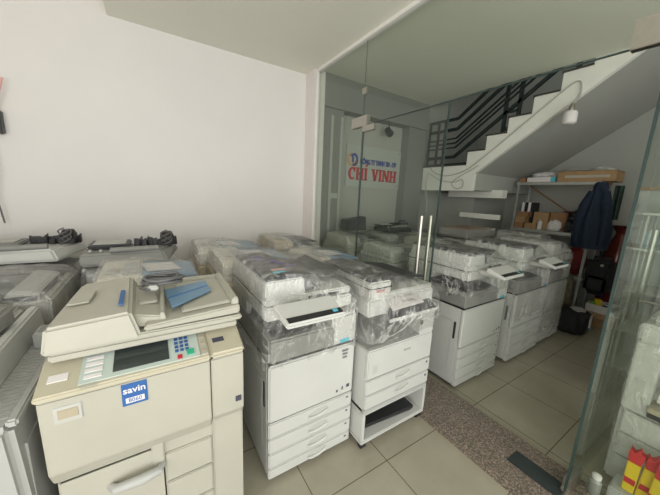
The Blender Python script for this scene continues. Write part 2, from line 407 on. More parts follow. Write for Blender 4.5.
# ------------------------------------------------------------------ sign on the recess wall
sg = thing('company_sign', (2.92,3.40,2.02), 'pale board on recess wall reading CÔNG TY TNHH TM - DV, CHÍ VINH', 'sign')
bx('board','acrylic',(-.53,.55,-.016,-.001,-.29,.30),sg)
text('CÔNG TY TNHH TM - DV',.105,'signblue',sg,(.08,-.02,.075),(PI/2,0,0),.006,'blue_lettering',.003,.60)
def serif(word):
    b = MB(); x = 0; h = .175; w = .115; t = .034; s = .014
    def stem(xx): b.box(xx,xx+t,-.012,.004,0,h,bevel=0); b.box(xx-.012,xx+t+.012,-.012,.004,0,s,bevel=0); b.box(xx-.012,xx+t+.012,-.012,.004,h-s,h,bevel=0)
    def diag(xa,za,xb,zb,tt=t): b.prism([(xa,za),(xa+tt,za),(xb+tt,zb),(xb,zb)],'y',-.012,.004)
    for ch in word:
        if ch == 'C':
            n = 16; o = []; i_ = []
            for k in range(n+1):
                a = math.radians(48+264*k/n); o.append((.065+.065*math.cos(a), h/2+h/2*math.sin(a))); i_.append((.068+.034*math.cos(a), h/2+(h/2-.02)*math.sin(a)))
            for k in range(n): b.prism([o[k],o[k+1],i_[k+1],i_[k]],'y',-.012,.004)
            b.box(.100,.114,-.012,.004,h-.065,h,bevel=0); x += .145
        elif ch == ' ': x += .07
        else:
            pass
        if ch == 'C' or ch == ' ': continue
        if ch == 'H': stem(x); stem(x+.085); b.box(x+t,x+.085,-.012,.004,h/2-.012,h/2+.012,bevel=0); x += .155
        if ch in 'IÍ':
            stem(x)
            if ch == 'Í': diag(x+.008,h+.018,x+.03,h+.06,.022)
            x += .07
        if ch == 'V':
            diag(x+.045,0,x,h,.036); diag(x+.05,0,x+.095,h,.022)
            b.box(x-.012,x+.048,-.012,.004,h-s,h,bevel=0); b.box(x+.08,x+.128,-.012,.004,h-s,h,bevel=0); x += .15
        if ch == 'N':
            b.box(x,x+.02,-.012,.004,0,h,bevel=0); b.box(x-.01,x+.03,-.012,.004,0,s,bevel=0); b.box(x-.012,x+.02,-.012,.004,h-s,h,bevel=0)
            diag(x+.085,0,x,h,.036); b.box(x+.101,x+.121,-.012,.004,0,h,bevel=0); b.box(x+.091,x+.131,-.012,.004,h-s,h,bevel=0); x += .155
    return b, x
b, wa = serif('CHÍ'); b2, wb = serif('VINH'); wd = wa+wb+.07
b.move((-wd/2,-.02,0)).build('red_word','signred',sg,(0,0,-.19)); b2.move((-wd/2+wa+.07,-.02,0)).build('red_word','signred',sg,(0,0,-.19))
lg = MB(); 
for k in range(22):
    a = math.radians(95+12*k)
    p = [(-.43+r*math.cos(aa), .09+r*1.05*math.sin(aa)) for r,aa in ((.085,a),(.085,a+.21),(.062,a+.21),(.062,a))]
    lg.prism(p,'y',-.026,-.017)
lg.build('logo_ring','signorange',sg)
lg = MB()
for k in range(18):
    a = math.radians(-110+14*k); 
    p = [(-.40+r*math.cos(aa), .09+r*1.2*math.sin(aa)) for r,aa in ((.075,a),(.075,a+.25),(.045,a+.25),(.045,a))]
    lg.prism(p,'y',-.026,-.017)
lg.box(-.43,-.405,-.026,-.017,.05,.13,bevel=0)
lg.build('logo_swirl','signblue',sg)
for sx_ in (.50,): 
    for sz in (-.25,.26): MB().tube([(sx_,-.03,sz),(sx_,0,sz)],.014,10).build('stand_off','silver',sg)
sp = thing('spot_lamp', (3.02,3.25,2.68), 'small black spotlight hanging above the company sign', 'lamp')
MB().tube([(0,0,0),(0,-.02,-.10)],.007).build('arm','dgrey',sp)
MB().tube([(-.05,-.03,-.12),(.05,.0,-.16)],[.045,.055],14).build('lamp_head','black',sp)

# ------------------------------------------------------------------ copiers
def caster(t, x, y, z=.05, r=.022):
    MB().tube([(x-.012,y,r),(x+.012,y,r)], r, 12).box(x-.014,x+.014,y-.014,y+.014,r,z,bevel=.002).build('caster','black',t)
def scoop(t, x, y, z, m='white'):
    # curved lip over a flat grey ellipse that paints the pocket's shade
    sp_ = [(x+.066*math.cos(a)+.0, y-.0008, z+.021*math.sin(a)+.10*.066*math.cos(a)) for a in [2*PI*k/20 for k in range(20)]]
    b = MB(); b._add(sp_+[(p_[0],y+.006,p_[2]) for p_ in sp_], [tuple(range(20)),tuple(range(20,40))[::-1]]+[(k,(k+1)%20,20+(k+1)%20,20+k) for k in range(20)])
    o = b.build('handle', 'lgrey', t)
    pts = [(x+.064*math.cos(a), y-.006, z-.001+.020*math.sin(a)+.10*.064*math.cos(a)) for a in [PI*(.95+.98*k/14) for k in range(15)]]
    MB().tube(pts,[.003+.0062*math.sin(PI*k/14) for k in range(15)],8).build('handle_lip', m, o)
    return o
def copier(loc, label, group=None, w=.56, d=.62, top='dgrey', body='white', lower='white', casters=True, wr=None, seed=1, panel=True, film_m='wrap', details=True, rz=0, name='office_copier', dz=0):
    t = thing(name, loc, label, 'copier', group, rz)
    x0, x1, y0, y1 = -w/2, w/2, -d/2, d/2
    if casters:
        for cx_ in (x0+.06, x1-.06):
            for cy_ in (y0+.07, y1-.07): caster(t, cx_, cy_)
    MB().box(x0,x1,y0+.03,y1,.035,.722,bevel=.008,seg=3).build('cabinet', lower, t)
    dr = MB().box(x0,x1,y0,y0+.034,.388,.722,bevel=.008,seg=3).build('front_door', lower, t)
    zs = [.382,.286,.190,.096,.025]
    for i in range(4):
        o = MB().box(x0,x1,y0,y0+.034,zs[i+1]+.004,zs[i],bevel=.006,seg=2).build('drawer', lower, t)
        if details:
            scoop(o, .0+.03, y0, (zs[i]+zs[i+1])/2+.008)
            MB().box(x1-.045,x1-.03,y0-.001,y0+.004,zs[i]-.03,zs[i]-.02,bevel=0).build('size_mark','ink',o)
    if details:
        MB().box(x1-.05,x1-.028,y0-.001,y0+.004,.43,.452,bevel=0).box(x1-.085,x1-.075,y0-.001,y0+.004,.425,.447,bevel=0).box(x1-.125,x1-.113,y0-.001,y0+.004,.42,.436,bevel=0).build('icon','ink',dr)
        MB().box(x0-.003,x0+.004,y0+.06,y0+.08,.45,.60,bevel=.002).build('side_grip','dgrey',t)
        MB().box(x0-.002,x0+.002,y0+.10,y1-.05,.17,.60,bevel=.002).build('side_panel',lower,t)
    MB().box(x0+.004,x1-.004,y0+.012,y1,.722,.736,bevel=0).build('dark_band','black',t)
    MB().box(x0,x1-.14,y0,y1,.736,.862,bevel=.010,seg=3).build('engine_housing','grey',t)
    tw = MB().box(x1-.175,x1,y0-.006,y0+.25,.738,.925,bevel=.014,seg=3).build('control_tower', body, t)
    MB().box(x1-.12,x1-.055,y0-.009,y0-.004,.750,.772,bevel=.001).build('cyan_badge','cyan',tw)
    MB().box(x1-.05,x1-.022,y0-.008,y0-.004,.80,.86,bevel=.001).build('vent','lgrey',tw)
    MB().box(x0,x1,y1-.24,y1,.862,.975,bevel=.008).build('neck','lgrey',t)
    MB().prism([(y0+.04,.862),(y1-.24,.862),(y1-.24,.90),(y0+.04,.868)],'x',x0+.03,x1-.19).build('output_tray','dgrey',t)
    MB().box(x0-.02,x1-.05,y0-.005,y1,.972,1.043,bevel=.010,seg=3).build('scanner_base', body, t)
    MB().box(x0-.015,x1-.055,y0+.02,y1,1.043,1.050,bevel=0).build('platen_gap','black',t)
    lid = MB().box(x0-.02,x1-.06,y0,y1,1.050,1.088,bevel=.008,seg=3).build('scanner_lid', body, t)
    MB().box(-.06,.13,y0-.004,y0+.02,1.056,1.072,bevel=.002).build('lid_grip','black',lid)
    adf = MB().hexa([(x0-.018,y0+.002,1.088),(x0+.20,y0+.002,1.088),(x0+.20,y1-.02,1.088),(x0-.018,y1-.02,1.088),
                     (x0-.010,y0+.008,1.175),(x0+.19,y0+.008,1.178),(x0+.19,y1-.03,1.178),(x0-.010,y1-.03,1.175)],bevel=.008,seg=3).build('document_feeder', body, t)
    MB().hexa([(x0-.014,y0+.004,1.176),(x0+.20,y0+.004,1.180),(x0+.20,y1-.03,1.180),(x0-.014,y1-.03,1.176),
               (x0-.006,y0+.012,1.192),(x0+.17,y0+.012,1.200),(x0+.17,y1-.04,1.200),(x0-.006,y1-.04,1.192)],bevel=.004).build('feeder_cover', top, adf)
    # sloping paper trays to the right of the feeder
    MB().prism([(x0+.20,1.168),(x0+.20,1.150),(x1-.14,1.118),(x1-.07,1.150),(x1-.07,1.160),(x1-.14,1.128)],'y',y0+.12,y1-.06,bevel=.002).build('input_tray', top, t)
    MB().prism([(x0+.20,1.09),(x0+.30,1.09),(x0+.24,1.15),(x0+.20,1.17)],'y',y0+.03,y1-.08,bevel=.003).build('feeder_slope', top, t)
    if panel:
        p = MB().hexa([(-.285,-.548,1.038),(.015,-.548,1.038),(.010,-.415,1.072),(-.300,-.415,1.072),
                       (-.285,-.548,1.060),(.015,-.548,1.060),(.005,-.420,1.108),(-.300,-.420,1.108)],bevel=.007,seg=3).build('control_panel', body, t)
        def pp(x,u,hh): return (x,-.546+.125*u,1.0612+.047*u+hh)
        MB().hexa([pp(-.272,.05,0),pp(.004,.05,0),pp(.002,.27,0),pp(-.274,.27,0),pp(-.272,.05,.002),pp(.004,.05,.002),pp(.002,.27,.002),pp(-.274,.27,.002)],bevel=0).build('panel_strip','black',p)
        MB().hexa([pp(-.045,.12,.002),pp(-.02,.12,.002),pp(-.02,.24,.002),pp(-.045,.24,.002),pp(-.045,.12,.004),pp(-.02,.12,.004),pp(-.02,.24,.004),pp(-.045,.24,.004)],bevel=0).build('indicator','cyan',p)
        MB().box(-.20,-.10,-.47,-.28,1.02,1.055,bevel=.004).build('panel_arm','lgrey',t)
    if wr:
        wrap(t, bpts(x0-.02,x1-.04,y0,y1,wr,1.05)+bpts(x0,x1,y0,y1,wr,.9)+bpts(x0-.01,x0+.17,y0+.01,y1-.03,1.1,1.197)+[(x1-.07,y0+.12,1.16),(x1-.07,y1-.06,1.16)], 1.0, wr, seed, m=film_m)
    return t

# front row in the near room ------------------------------------------------
p2 = copier((.728,1.535,0), 'white four-drawer copier in crinkled plastic with purple scrawl on its dark lid', 'wrapped office copiers', wr=.70, seed=2, w=.55)
# hand-written marks and stickers on the dark lid
def scrawl(t):
    b = MB(); 
    for i,(sx,sy) in enumerate(((-.21,.10),(-.20,.02),(-.15,-.04),(-.12,-.10),(-.09,-.16))):
        pts = [(sx+.03*math.sin(k*1.3+i), sy+.012*k*.5, 1.203) for k in range(7)]
        b.tube(pts, .003, 6)
    b.build('handwriting','purple',t)
scrawl(p2)
bx('sticker','pink',(-.22,-.15,-.20,-.18,1.197,1.203),p2,0); bx('sticker','cyan',(-.225,-.16,-.24,-.22,1.196,1.202),p2,0)
for i in range(3): text(['..........','........','.......'][i].replace('.', 'i'),.022,'ink',p2,(.20,-.3125,.69-.022*i),(PI/2,0,0),.0005,'small_print')

# low copier on a wheeled cart
ct = thing('copier_cart', (1.315,1.40,0), 'low open white metal cart on black casters under the open-tray copier', 'cart')
MB().box(-.295,.295,-.275,.275,.052,.078,bevel=.005).build('base_shelf','white',ct)
for s in (-1,1): MB().box(s*.283-.012,s*.283+.012,-.275,.275,.078,.262,bevel=.004).build('side_panel','white',ct)
MB().box(-.295,.295,-.275,.275,.262,.276,bevel=.003).build('top_plate','white',ct)
MB().box(-.27,.27,.255,.27,.078,.262,bevel=.002).build('back_panel','lgrey',ct)
for sx_ in (-.26,.26):
    for sy_ in (-.24,.24):
        MB().tube([(sx_-.016,sy_,.025),(sx_+.016,sy_,.025)],.025,14).box(sx_-.02,sx_+.02,sy_-.02,sy_+.02,.03,.053,bevel=.003).build('caster','black',ct)
ty = tag(MB().hexa([(-.22,-.20,0),(.20,-.24,0),(.22,.1,0),(-.2,.12,0),(-.24,-.22,.035),(.22,-.26,.045),(.24,.12,.045),(-.22,.14,.035)],bevel=.01,seg=3).build('paper_tray','dgrey',None,(1.31,1.40,.0785)), 'dark grey paper tray lying inside the low white cart', 'tray')
t = thing('office_copier', (1.315,1.40,.276), 'white open-bay copier on the low cart, paper sheet on its panel', 'copier', 'wrapped office copiers')
x0,x1,y0,y1 = -.29,.29,-.28,.28
MB().box(x0,x1,y0+.02,y1,0,.425,bevel=.006).build('cabinet','white',t)
dr = MB().box(x0,x1,y0,y0+.03,.232,.425,bevel=.007,seg=3).build('front_door','white',t)
MB().box(x0+.04,x0+.075,y0-.002,y0+.003,.27,.32,bevel=0).build('label_plate','lgrey',dr)
text('RICOH',.02,'grey',dr,(.04,y0-.001,.355),(PI/2,0,0),.0005,'lettering')
for a,b_ in ((.128,.226),(.03,.122)):
    o = MB().box(x0,x1,y0,y0+.03,a,b_,bevel=.005).build('drawer','white',t); scoop(o,.02,y0,(a+b_)/2+.015)
    MB().box(x1-.04,x1-.025,y0-.001,y0+.003,b_-.035,b_-.02,bevel=0).build('size_mark','ink',o)
MB().box(x0,x1,y0+.005,y1,0,.026,bevel=.003).build('plinth','white2',t)
MB().box(x0+.01,x1-.13,y1-.20,y1,.425,.63,bevel=.004).build('bay_back','black',t)
MB().prism([(y0+.02,.425),(y1-.2,.425),(y1-.2,.53),(y0+.02,.432)],'x',x0+.01,x1-.14,bevel=.002).build('output_tray','grey',t)
MB().box(x0+.005,x0+.02,y0+.14,y1-.2,.425,.63,bevel=.003).build('bay_side','dgrey',t)
MB().box(x1-.135,x1,y0,y1,.425,.63,bevel=.008,seg=3).build('control_tower','white',t)
MB().box(x1-.136,x1-.118,y0-.002,y0+.01,.50,.53,bevel=.002).build('catch','black',t)
MB().box(x0-.01,x1-.02,y0+.02,y1,.63,.735,bevel=.01,seg=3).build('scanner_base','white',t)
o = MB().box(x0-.008,x0+.16,y0+.02,y1-.02,.735,.842,bevel=.010,seg=3).build('document_feeder','lgrey',t)
MB().box(x0-.009,x0+.162,y0+.018,y1-.02,.800,.806,bevel=0).build('seam','black',o)
text('RICOH',.022,'red',o,(x0+.07,y0+.018,.785),(PI/2,0,0),.0005,'lettering')
MB().hexa([(x0-.008,y0+.025,.842),(x0+.18,y0+.025,.842),(x0+.18,y1-.02,.842),(x0-.008,y1-.02,.842),(x0-.0,y0+.04,.862),(x0+.15,y0+.04,.866),(x0+.15,y1-.04,.866),(x0-.0,y1-.04,.862)],bevel=.004).build('feeder_cover','dgrey',t)
MB().box(x0+.14,x1-.03,y0+.03,y1-.02,.735,.765,bevel=.006).build('scanner_lid','lgrey',t)
MB().prism([(x0+.17,.85),(x0+.17,.835),(x1-.04,.79),(x1-.04,.80)],'y',y0+.10,y1-.06,bevel=.002).build('input_tray','dgrey',t)
pl = MB().hexa([(-.215,-.345,.622),(.205,-.345,.622),(.230,-.262,.64),(-.15,-.262,.64),(-.215,-.345,.640),(.205,-.345,.640),(.235,-.262,.672),(-.14,-.262,.672)],bevel=.005).build('control_panel','dgrey',t)
MB().box(-.215,.205,-.352,-.346,.624,.643,bevel=.001).build('panel_edge','white',pl)
wrap(t, bpts(x0-.008,x0+.17,y0+.01,y1,.45,.862)+bpts(x0,x1,y0+.01,y1,.45,.74)+[(.23,-.352,.645),(-.22,-.352,.645),(-.22,-.352,.62),(.23,-.352,.62)], .70, .47, 5, amp=.007)
ps = MB().hexa([(-.205,-.37,0),(.065,-.36,0),(.135,-.21,.022),(-.105,-.17,.022),(-.205,-.37,.002),(.065,-.36,.002),(.135,-.21,.024),(-.105,-.17,.024)],bevel=0).build('paper_sheet','paper',None,(1.295,1.395,.986))
tag(ps,'white handwritten paper sheet on the panel of the cart copier','paper')
text('FX 2501',.05,'grey',ps,(.0,-.255,.0185),(.13,0,-.05),.0004,'handwriting'); text('8 (84)',.04,'grey',ps,(-.02,-.315,.0105),(.13,0,-.05),.0004,'handwriting')

# the cream copier nearest to the camera ------------------------------------
sv = thing('office_copier', (-.022,1.40,0), 'large bare cream copier in front with blue label and black console screen', 'copier')
x0,x1,y0,y1 = -.314,.314,-.305,.30
xs = x1-.13
MB().box(x0+.006,x1-.004,y0+.04,y1,.04,.93,bevel=.01,seg=3).build('cabinet','cream',sv)
MB().prism([(y0,.93),(y0+.10,.93),(y0+.10,.60),(y0+.035,.60),(y0+.004,.66)],'x',x0,xs-.002,bevel=.004).build('front_door','cream',sv)
rc = MB().prism([(y0,.93),(y0+.10,.93),(y0+.10,.05),(y0+.035,.05),(y0+.035,.62),(y0+.004,.665)],'x',xs+.002,x1,bevel=.004).build('side_column','cream',sv)
MB().box(x1-.035,x1-.012,y0-.002,y0+.004,.705,.728,bevel=0).build('icon','ink',rc)
MB().box(x0+.01,xs-.18,y0+.035,y0+.06,.05,.595,bevel=.005).build('lower_door','cream',sv)
for a,b_ in ((.42,.552),(.28,.414),(.05,.274)):
    o = MB().box(xs-.175,xs-.004,y0+.028,y0+.06,a,b_,bevel=.004).build('drawer','cream',sv)
MB().box(xs-.22,xs-.178,y0+.026,y0+.06,.50,.62,bevel=.004).build('latch_cover','cream',sv)
lv = MB().tube([(-.17,y0+.04,.50),(-.15,y0+.0,.515),(-.07,y0-.012,.523),(-.015,y0+.0,.520),(.0,y0+.04,.512)],[.013,.016,.019,.016,.013],12).build('lever','white2',sv)
MB().box(x0+.035,x0+.105,y0-.003,y0+.006,.845,.905,bevel=.002).build('card_reader','lgrey',sv)
MB().box(x0+.045,x0+.095,y0-.005,y0-.002,.86,.892,bevel=.001).box(x0+.065,x0+.09,y0-.0055,y0-.003,.878,.888,bevel=0).build('reader_window','beige',sv)
lb = MB().box(-.105,-.030,y0-.002,y0+.004,.838,.922,bevel=.001).build('brand_label','blue_label',sv)
text('savin',.034,'paper',lb,(-.0675,y0-.003,.897),(PI/2,0,0),.0004,'lettering',.0006)
MB().box(-.095,-.040,y0-.0035,y0-.001,.848,.868,bevel=0).build('label_strip','paper',lb)
text('8060',.02,'blue_label',lb,(-.0675,y0-.0042,.858),(PI/2,0,0),.0003,'lettering')
# sloping console
cz0, cz1, cy0, cy1 = .955, .995, y0-.012, y0+.135
MB().prism([(cy0,.936),(y0+.20,.936),(y0+.20,1.01),(cy1,cz1),(cy0,cz0)],'x',x0-.004,xs-.001,bevel=.005,seg=3).build('console','bezel',sv)
MB().prism([(cy0,.936),(y0+.20,.936),(y0+.20,1.01),(cy1,cz1),(cy0+.004,cz0)],'x',xs+.001,x1+.003,bevel=.008,seg=3).build('console_end','bezel',sv)
def con(xa,xb,u0,u1,m,name,par,h=.002,base=.0):
    def P(x,u,hh): return (x, cy0+(cy1-cy0)*u, cz0+(cz1-cz0)*u+hh)
    return MB().hexa([P(xa,u0,base),P(xb,u0,base),P(xb,u1,base),P(xa,u1,base),P(xa,u0,base+h),P(xb,u0,base+h),P(xb,u1,base+h),P(xa,u1,base+h)],bevel=0).build(name,m,par)
cp = con(x0+.10,xs-.035,.10,.97,'console','control_panel',sv,.003)
con(-.125,.045,.22,.90,'screen','display',cp,.002,.0035)
for i in range(4): con(x0+.112,x0+.16,.20+.18*i,.30+.18*i,'paper','key',cp,.002,.0035)
for r in range(4):
    for c in range(3): con(.066+.018*c,.078+.018*c,.38+.14*r,.46+.14*r,'btnblue','key',cp,.003,.0035)
con(.072,.088,.14,.26,'red','stop_button',cp,.003,.0035); con(.105,.130,.20,.38,'btngreen','start_button',cp,.003,.0035)
con(xs-.03,xs-.008,.1,.95,'cream','key_strip',sv,.004)
for i in range(3): con(xs-.026,xs-.013,.2+.25*i,.3+.25*i,'beige','key',sv,.002,.0045)
con(x0+.02,x0+.07,.35,.55,'paper','label_plate',sv,.002); con(xs+.02,xs+.065,.45,.62,'ink','badge',sv,.001)
con(x0+.105,x0+.15,.0,.07,'cream','socket_strip',sv,.002)
# scanner body and feeder
MB().box(x0+.015,x1+.0,y0+.100,y1,1.005,1.034,bevel=.006,seg=3).build('scanner_base','cream',sv)
MB().box(x0+.005,x1+.02,y0+.088,y1+.005,1.038,1.060,bevel=.006,seg=3).build('scanner_lid','cream',sv)
MB().box(x0+.02,x1-.005,y0+.11,y1,1.034,1.039,bevel=0).build('platen_gap','lgrey',sv)
fx = -.075
fd = MB().hexa([(x0+.002,y0+.082,1.040),(fx+.040,y0+.082,1.040),(fx+.040,y1-.03,1.056),(x0+.002,y1-.03,1.056),
           (x0+.012,y0+.100,1.128),(fx+.010,y0+.096,1.146),(fx,y1-.10,1.172),(x0+.06,y1-.10,1.158)],bevel=.010,seg=3).build('document_feeder','cream',sv)
MB().hexa([(fx-.03,y0+.16,1.156),(fx-.015,y0+.16,1.156),(fx-.015,y0+.30,1.166),(fx-.03,y0+.30,1.166),(fx-.03,y0+.16,1.160),(fx-.015,y0+.16,1.160),(fx-.015,y0+.30,1.170),(fx-.03,y0+.30,1.170)],bevel=0).build('brand_strip','blue_label',fd)
MB().hexa([(-.27,y0+.25,1.146),(-.20,y0+.25,1.150),(-.19,y0+.36,1.158),(-.25,y0+.36,1.155),(-.27,y0+.25,1.152),(-.20,y0+.25,1.156),(-.19,y0+.36,1.165),(-.25,y0+.36,1.162)],bevel=.003).build('release_latch','cream',fd)
# steps between feeder and trays
MB().hexa([(fx,y0+.13,1.07),(fx+.115,y0+.10,1.07),(fx+.115,y1-.12,1.07),(fx,y1-.12,1.07),(fx,y0+.15,1.115),(fx+.11,y0+.12,1.102),(fx+.11,y1-.14,1.118),(fx,y1-.14,1.130)],bevel=.005).build('feeder_throat','cream',sv)
MB().box(fx+.03,fx+.095,y0+.24,y1-.2,1.115,1.126,bevel=.003).build('throat_recess','cream',sv)
MB().hexa([(fx+.10,y0+.10,1.07),(fx+.125,y0+.10,1.07),(fx+.135,y0+.42,1.07),(fx+.11,y0+.42,1.07),(fx+.10,y0+.12,1.115),(fx+.115,y0+.12,1.115),(fx+.125,y0+.42,1.135),(fx+.11,y0+.42,1.135)],bevel=.003).build('side_guide','cream',sv)
# exit tray (white) and blue input tray
def tray(u,v):
    x = -.045+.375*u; yy = y0+.085+.42*v
    zz = 1.078+.022*u**2+.004*(1-u)*v
    if v < .14: zz += .008*(1-v/.14)
    return (x,yy,zz)
MB().hexa([(-.03,y0+.08,1.066),(x1+.012,y0+.095,1.066),(x1+.018,y1-.05,1.066),(-.03,y1-.05,1.066),(-.025,y0+.078,1.088),(x1+.015,y0+.095,1.104),(x1+.02,y1-.05,1.110),(-.025,y1-.05,1.09)],bevel=.006,seg=3).build('tray_base','cream',sv)
MB().hexa([(.10,y0+.12,1.098),(x1-.01,y0+.13,1.106),(x1-.005,y1-.10,1.112),(.10,y1-.10,1.10),(.11,y0+.13,1.106),(x1-.02,y0+.14,1.116),(x1-.015,y1-.11,1.122),(.11,y1-.11,1.112)],bevel=.004,seg=2).build('exit_tray','cream',sv)
MB().hexa([(x1-.02,y0+.11,1.10),(x1+.014,y0+.11,1.10),(x1+.018,y1-.07,1.105),(x1-.015,y1-.07,1.105),(x1-.01,y0+.12,1.132),(x1+.012,y0+.12,1.132),(x1+.016,y1-.08,1.14),(x1-.005,y1-.08,1.14)],bevel=.005,seg=2).build('tray_end_stop','cream',sv)
MB().hexa([(.07,-.16,1.116),(.24,-.03,1.122),(.235,.12,1.126),(.05,.06,1.120),(.07,-.16,1.122),(.24,-.03,1.128),(.235,.12,1.133),(.05,.06,1.130)],bevel=.002).build('input_tray','blue',sv)
MB().hexa([(.062,-.06,1.124),(.232,.035,1.129),(.232,.041,1.129),(.061,-.053,1.124),(.062,-.06,1.1275),(.232,.035,1.132),(.232,.041,1.132),(.061,-.053,1.1275)],bevel=0).build('tray_groove','blue_label',sv)
MB().box(-.02,x1+.02,y1-.09,y1-.045,1.07,1.125,bevel=.008).build('tray_back_rail','cream',sv)
# coil of cable lying on top
cb = MB(); pts = []
for k in range(110):
    a = k/109*2*PI*4.3; rr = .062+.016*math.sin(k*.35)
    pts.append((rr*1.15*math.cos(a)+.006*math.sin(k*.21), rr*.62*math.sin(a)+.008*math.cos(k*.5), .010+.0085*(a/2/PI)+.006*math.sin(a*1.5+1)))
cb.tube(pts,.0072,8); cb.tube([(-.07,-.02,.02),(-.085,-.05,.012),(-.06,-.085,.012),(-.04,-.075,.01)],.0072,8)
cable = cb.build('coiled_cable','cable',None,(.025,1.47,1.150))
cable.name = 'power_cable'; tag(cable,'grey coiled power cable on top of the large cream copier','cable')
MB().box(-.06,-.02,-.085,-.06,.003,.025,bevel=.005).build('plug','lgrey',cable)

# older beige copiers wrapped in film -----------------------------------------
def old_copier(loc, label, h=1.1, w=.58, d=.6, body='oldcream', tray_m='blue', seed=3, skirt=.45, group='older wrapped copiers in the back rows', film_m='wrap', sheet=True, tray2='lgrey'):
    t = thing('office_copier', loc, label, 'copier', group)
    x0,x1,y0,y1 = -w/2,w/2,-d/2,d/2; k = h-.16
    MB().box(x0,x1,y0,y1,.02,k-.12,bevel=.012,seg=3).build('cabinet',body,t)
    MB().box(x0+.02,x1-.02,y0-.012,y0+.02,.30,k-.16,bevel=.006).build('front_door',body,t)
    MB().box(x0+.02,x1-.02,y0-.012,y0+.02,.05,.29,bevel=.006).build('drawer',body,t)
    MB().box(x0-.01,x1+.01,y0-.02,y1,k-.12,k,bevel=.012,seg=3).build('scanner_base','yellowed' if body=='oldcream' else body,t)
    MB().box(x0,x1,y0,y1-.02,k+.003,k+.045,bevel=.01,seg=3).build('scanner_lid',body,t)
    f = MB().prism([(y0+.01,k+.045),(y1-.06,k+.045),(y1-.06,h-.02),(y1-.12,h),(y0+.06,h-.012),(y0+.01,h-.04)],'x',x0+.01,x0+.21,bevel=.012,seg=3).build('document_feeder',body,t)
    MB().box(x0+.05,x0+.10,y0+.14,y0+.24,h-.008,h-.002,bevel=.001).build('instruction_label','lgrey',f)
    MB().box(x0+.12,x0+.19,y0+.10,y0+.36,h-.008,h-.001,bevel=.001).build('hatch','white2' if body!='white' else 'lgrey',f)
    MB().prism([(x0+.21,h-.02),(x0+.21,h-.035),(x1-.02,h-.060),(x1-.02,h-.046)],'y',y0+.10,y1-.10,bevel=.003).build('input_tray',tray_m,t)
    MB().prism([(x0+.21,k+.07),(x0+.21,k+.045),(x1,k+.05),(x1,k+.065)],'y',y0+.02,y1-.05,bevel=.003).build('exit_tray',tray2,t)
    if sheet:
        o = MB().hexa([(x0+.24,y0+.16,h-.018),(x0+.42,y0+.20,h-.030),(x0+.38,y0+.40,h-.028),(x0+.20,y0+.36,h-.014)]+[(x0+.24,y0+.16,h-.015),(x0+.42,y0+.20,h-.027),(x0+.38,y0+.40,h-.025),(x0+.20,y0+.36,h-.011)],bevel=0).build('spec_sheet','paper',t)
    wrap(t, bpts(x0-.01,x1+.01,y0-.015,y1,skirt,k)+bpts(x0+.01,x0+.21,y0+.03,y1-.08,k,h)+[(x1-.02,y0+.1,h-.045),(x1-.02,y1-.1,h-.045)], k-.05, skirt, seed, m=film_m)
    return t
G='older wrapped copiers in the near room'
old_copier((-.02,2.05,0),'film-wrapped cream copier directly behind the cream copier with blue label',1.12,w=.52,d=.56,seed=11,group=G)
old_copier((.66,2.21,0),'wrapped cream copier behind the purple-marked copier, paper on its blue tray',1.13,w=.56,d=.58,seed=12,group=G)
old_copier((1.30,2.12,0),'wrapped cream copier with blue tray beside the white glass frame',1.10,w=.54,d=.56,seed=13,group=G)
old_copier((.62,2.86,0),'wrapped cream copier against the wall, leftmost with a dark blue tray',1.10,w=.60,d=.56,seed=14,group=G)
old_copier((1.28,2.86,0),'wrapped grey-beige copier against the wall beside the white pillar',1.13,w=.54,d=.56,body='beige',tray_m='dgrey',seed=15,group=G,sheet=False)
# copier with a mechanism on it, against the wall
old_copier((-.12,2.72,0),'wrapped pale copier against the wall carrying a grey and black feeder mechanism',1.02,w=.60,d=.56,body='white2',tray_m='lgrey',seed=16,group=G,sheet=False)
def mechanism(loc, label, seed, m1='lgrey', m2='grey', w=.62, plate='dgrey', rz=0, k=1.0):
    rnd = random.Random(seed)
    t = thing('feeder_mechanism', loc, label, 'machine part', None, rz); t.scale = (1,k,k*1.1)
    MB().hexa([(-w/2,-.16,0),(w/2-.10,-.18,0),(w/2,.18,0),(-w/2,.18,0),(-w/2,-.13,.055),(w/2-.14,-.15,.06),(w/2-.03,.16,.06),(-w/2,.16,.055)],bevel=.012,seg=3).build('chassis',m1,t)
    MB().box(-w/2+.02,-.03,-.02,.19,.061,.078,bevel=.008,seg=3).build('cover_plate',plate,t)
    MB().box(-w/2+.05,-.06,.01,.15,.079,.083,bevel=.002).build('cover_recess','lgrey' if plate!='black' else 'dgrey',t)
    b = MB()
    for i in range(12):
        xx = -.01+i*.024; yy = .02+.06*rnd.random(); b.hexa([(xx,yy,.055),(xx+.04,yy-.01,.055),(xx+.03,yy+.07,.055),(xx,yy+.08,.055),(xx,yy,.08+.03*rnd.random()),(xx+.035,yy,.08+.03*rnd.random()),(xx+.03,yy+.06,.085+.03*rnd.random()),(xx,yy+.07,.08)],bevel=.004)
    b.build('gear_block','black',t)
    MB().lathe([(.03,0),(.048,.01),(.052,.05),(.035,.075)],16,(w/2-.09,.07,.058)).box(w/2-.13,w/2-.05,.01,.05,.06,.10,bevel=.006).build('motor','black',t)
    b = MB()
    for i in range(4):
        b.tube([(w/2-.10+.04*math.sin(k_*.7+i), .02+.03*math.cos(k_*.9+i)-.02*k_/4, .12-.010*k_+.01*i) for k_ in range(7)],.004,6)
    b.build('wiring','cable',t)
    MB().tube([(-.14,-.13,.07),(w/2-.16,-.13,.072)],.014,12).build('roller',m2,t)
    b = MB()
    for i in range(7): b.lathe([(.010,0),(.013,.004),(.010,.012)],10,(-w/2+.05+.06*i,-.10+.03*rnd.random(),.056))
    b.build('boss','white2',t)
    return t
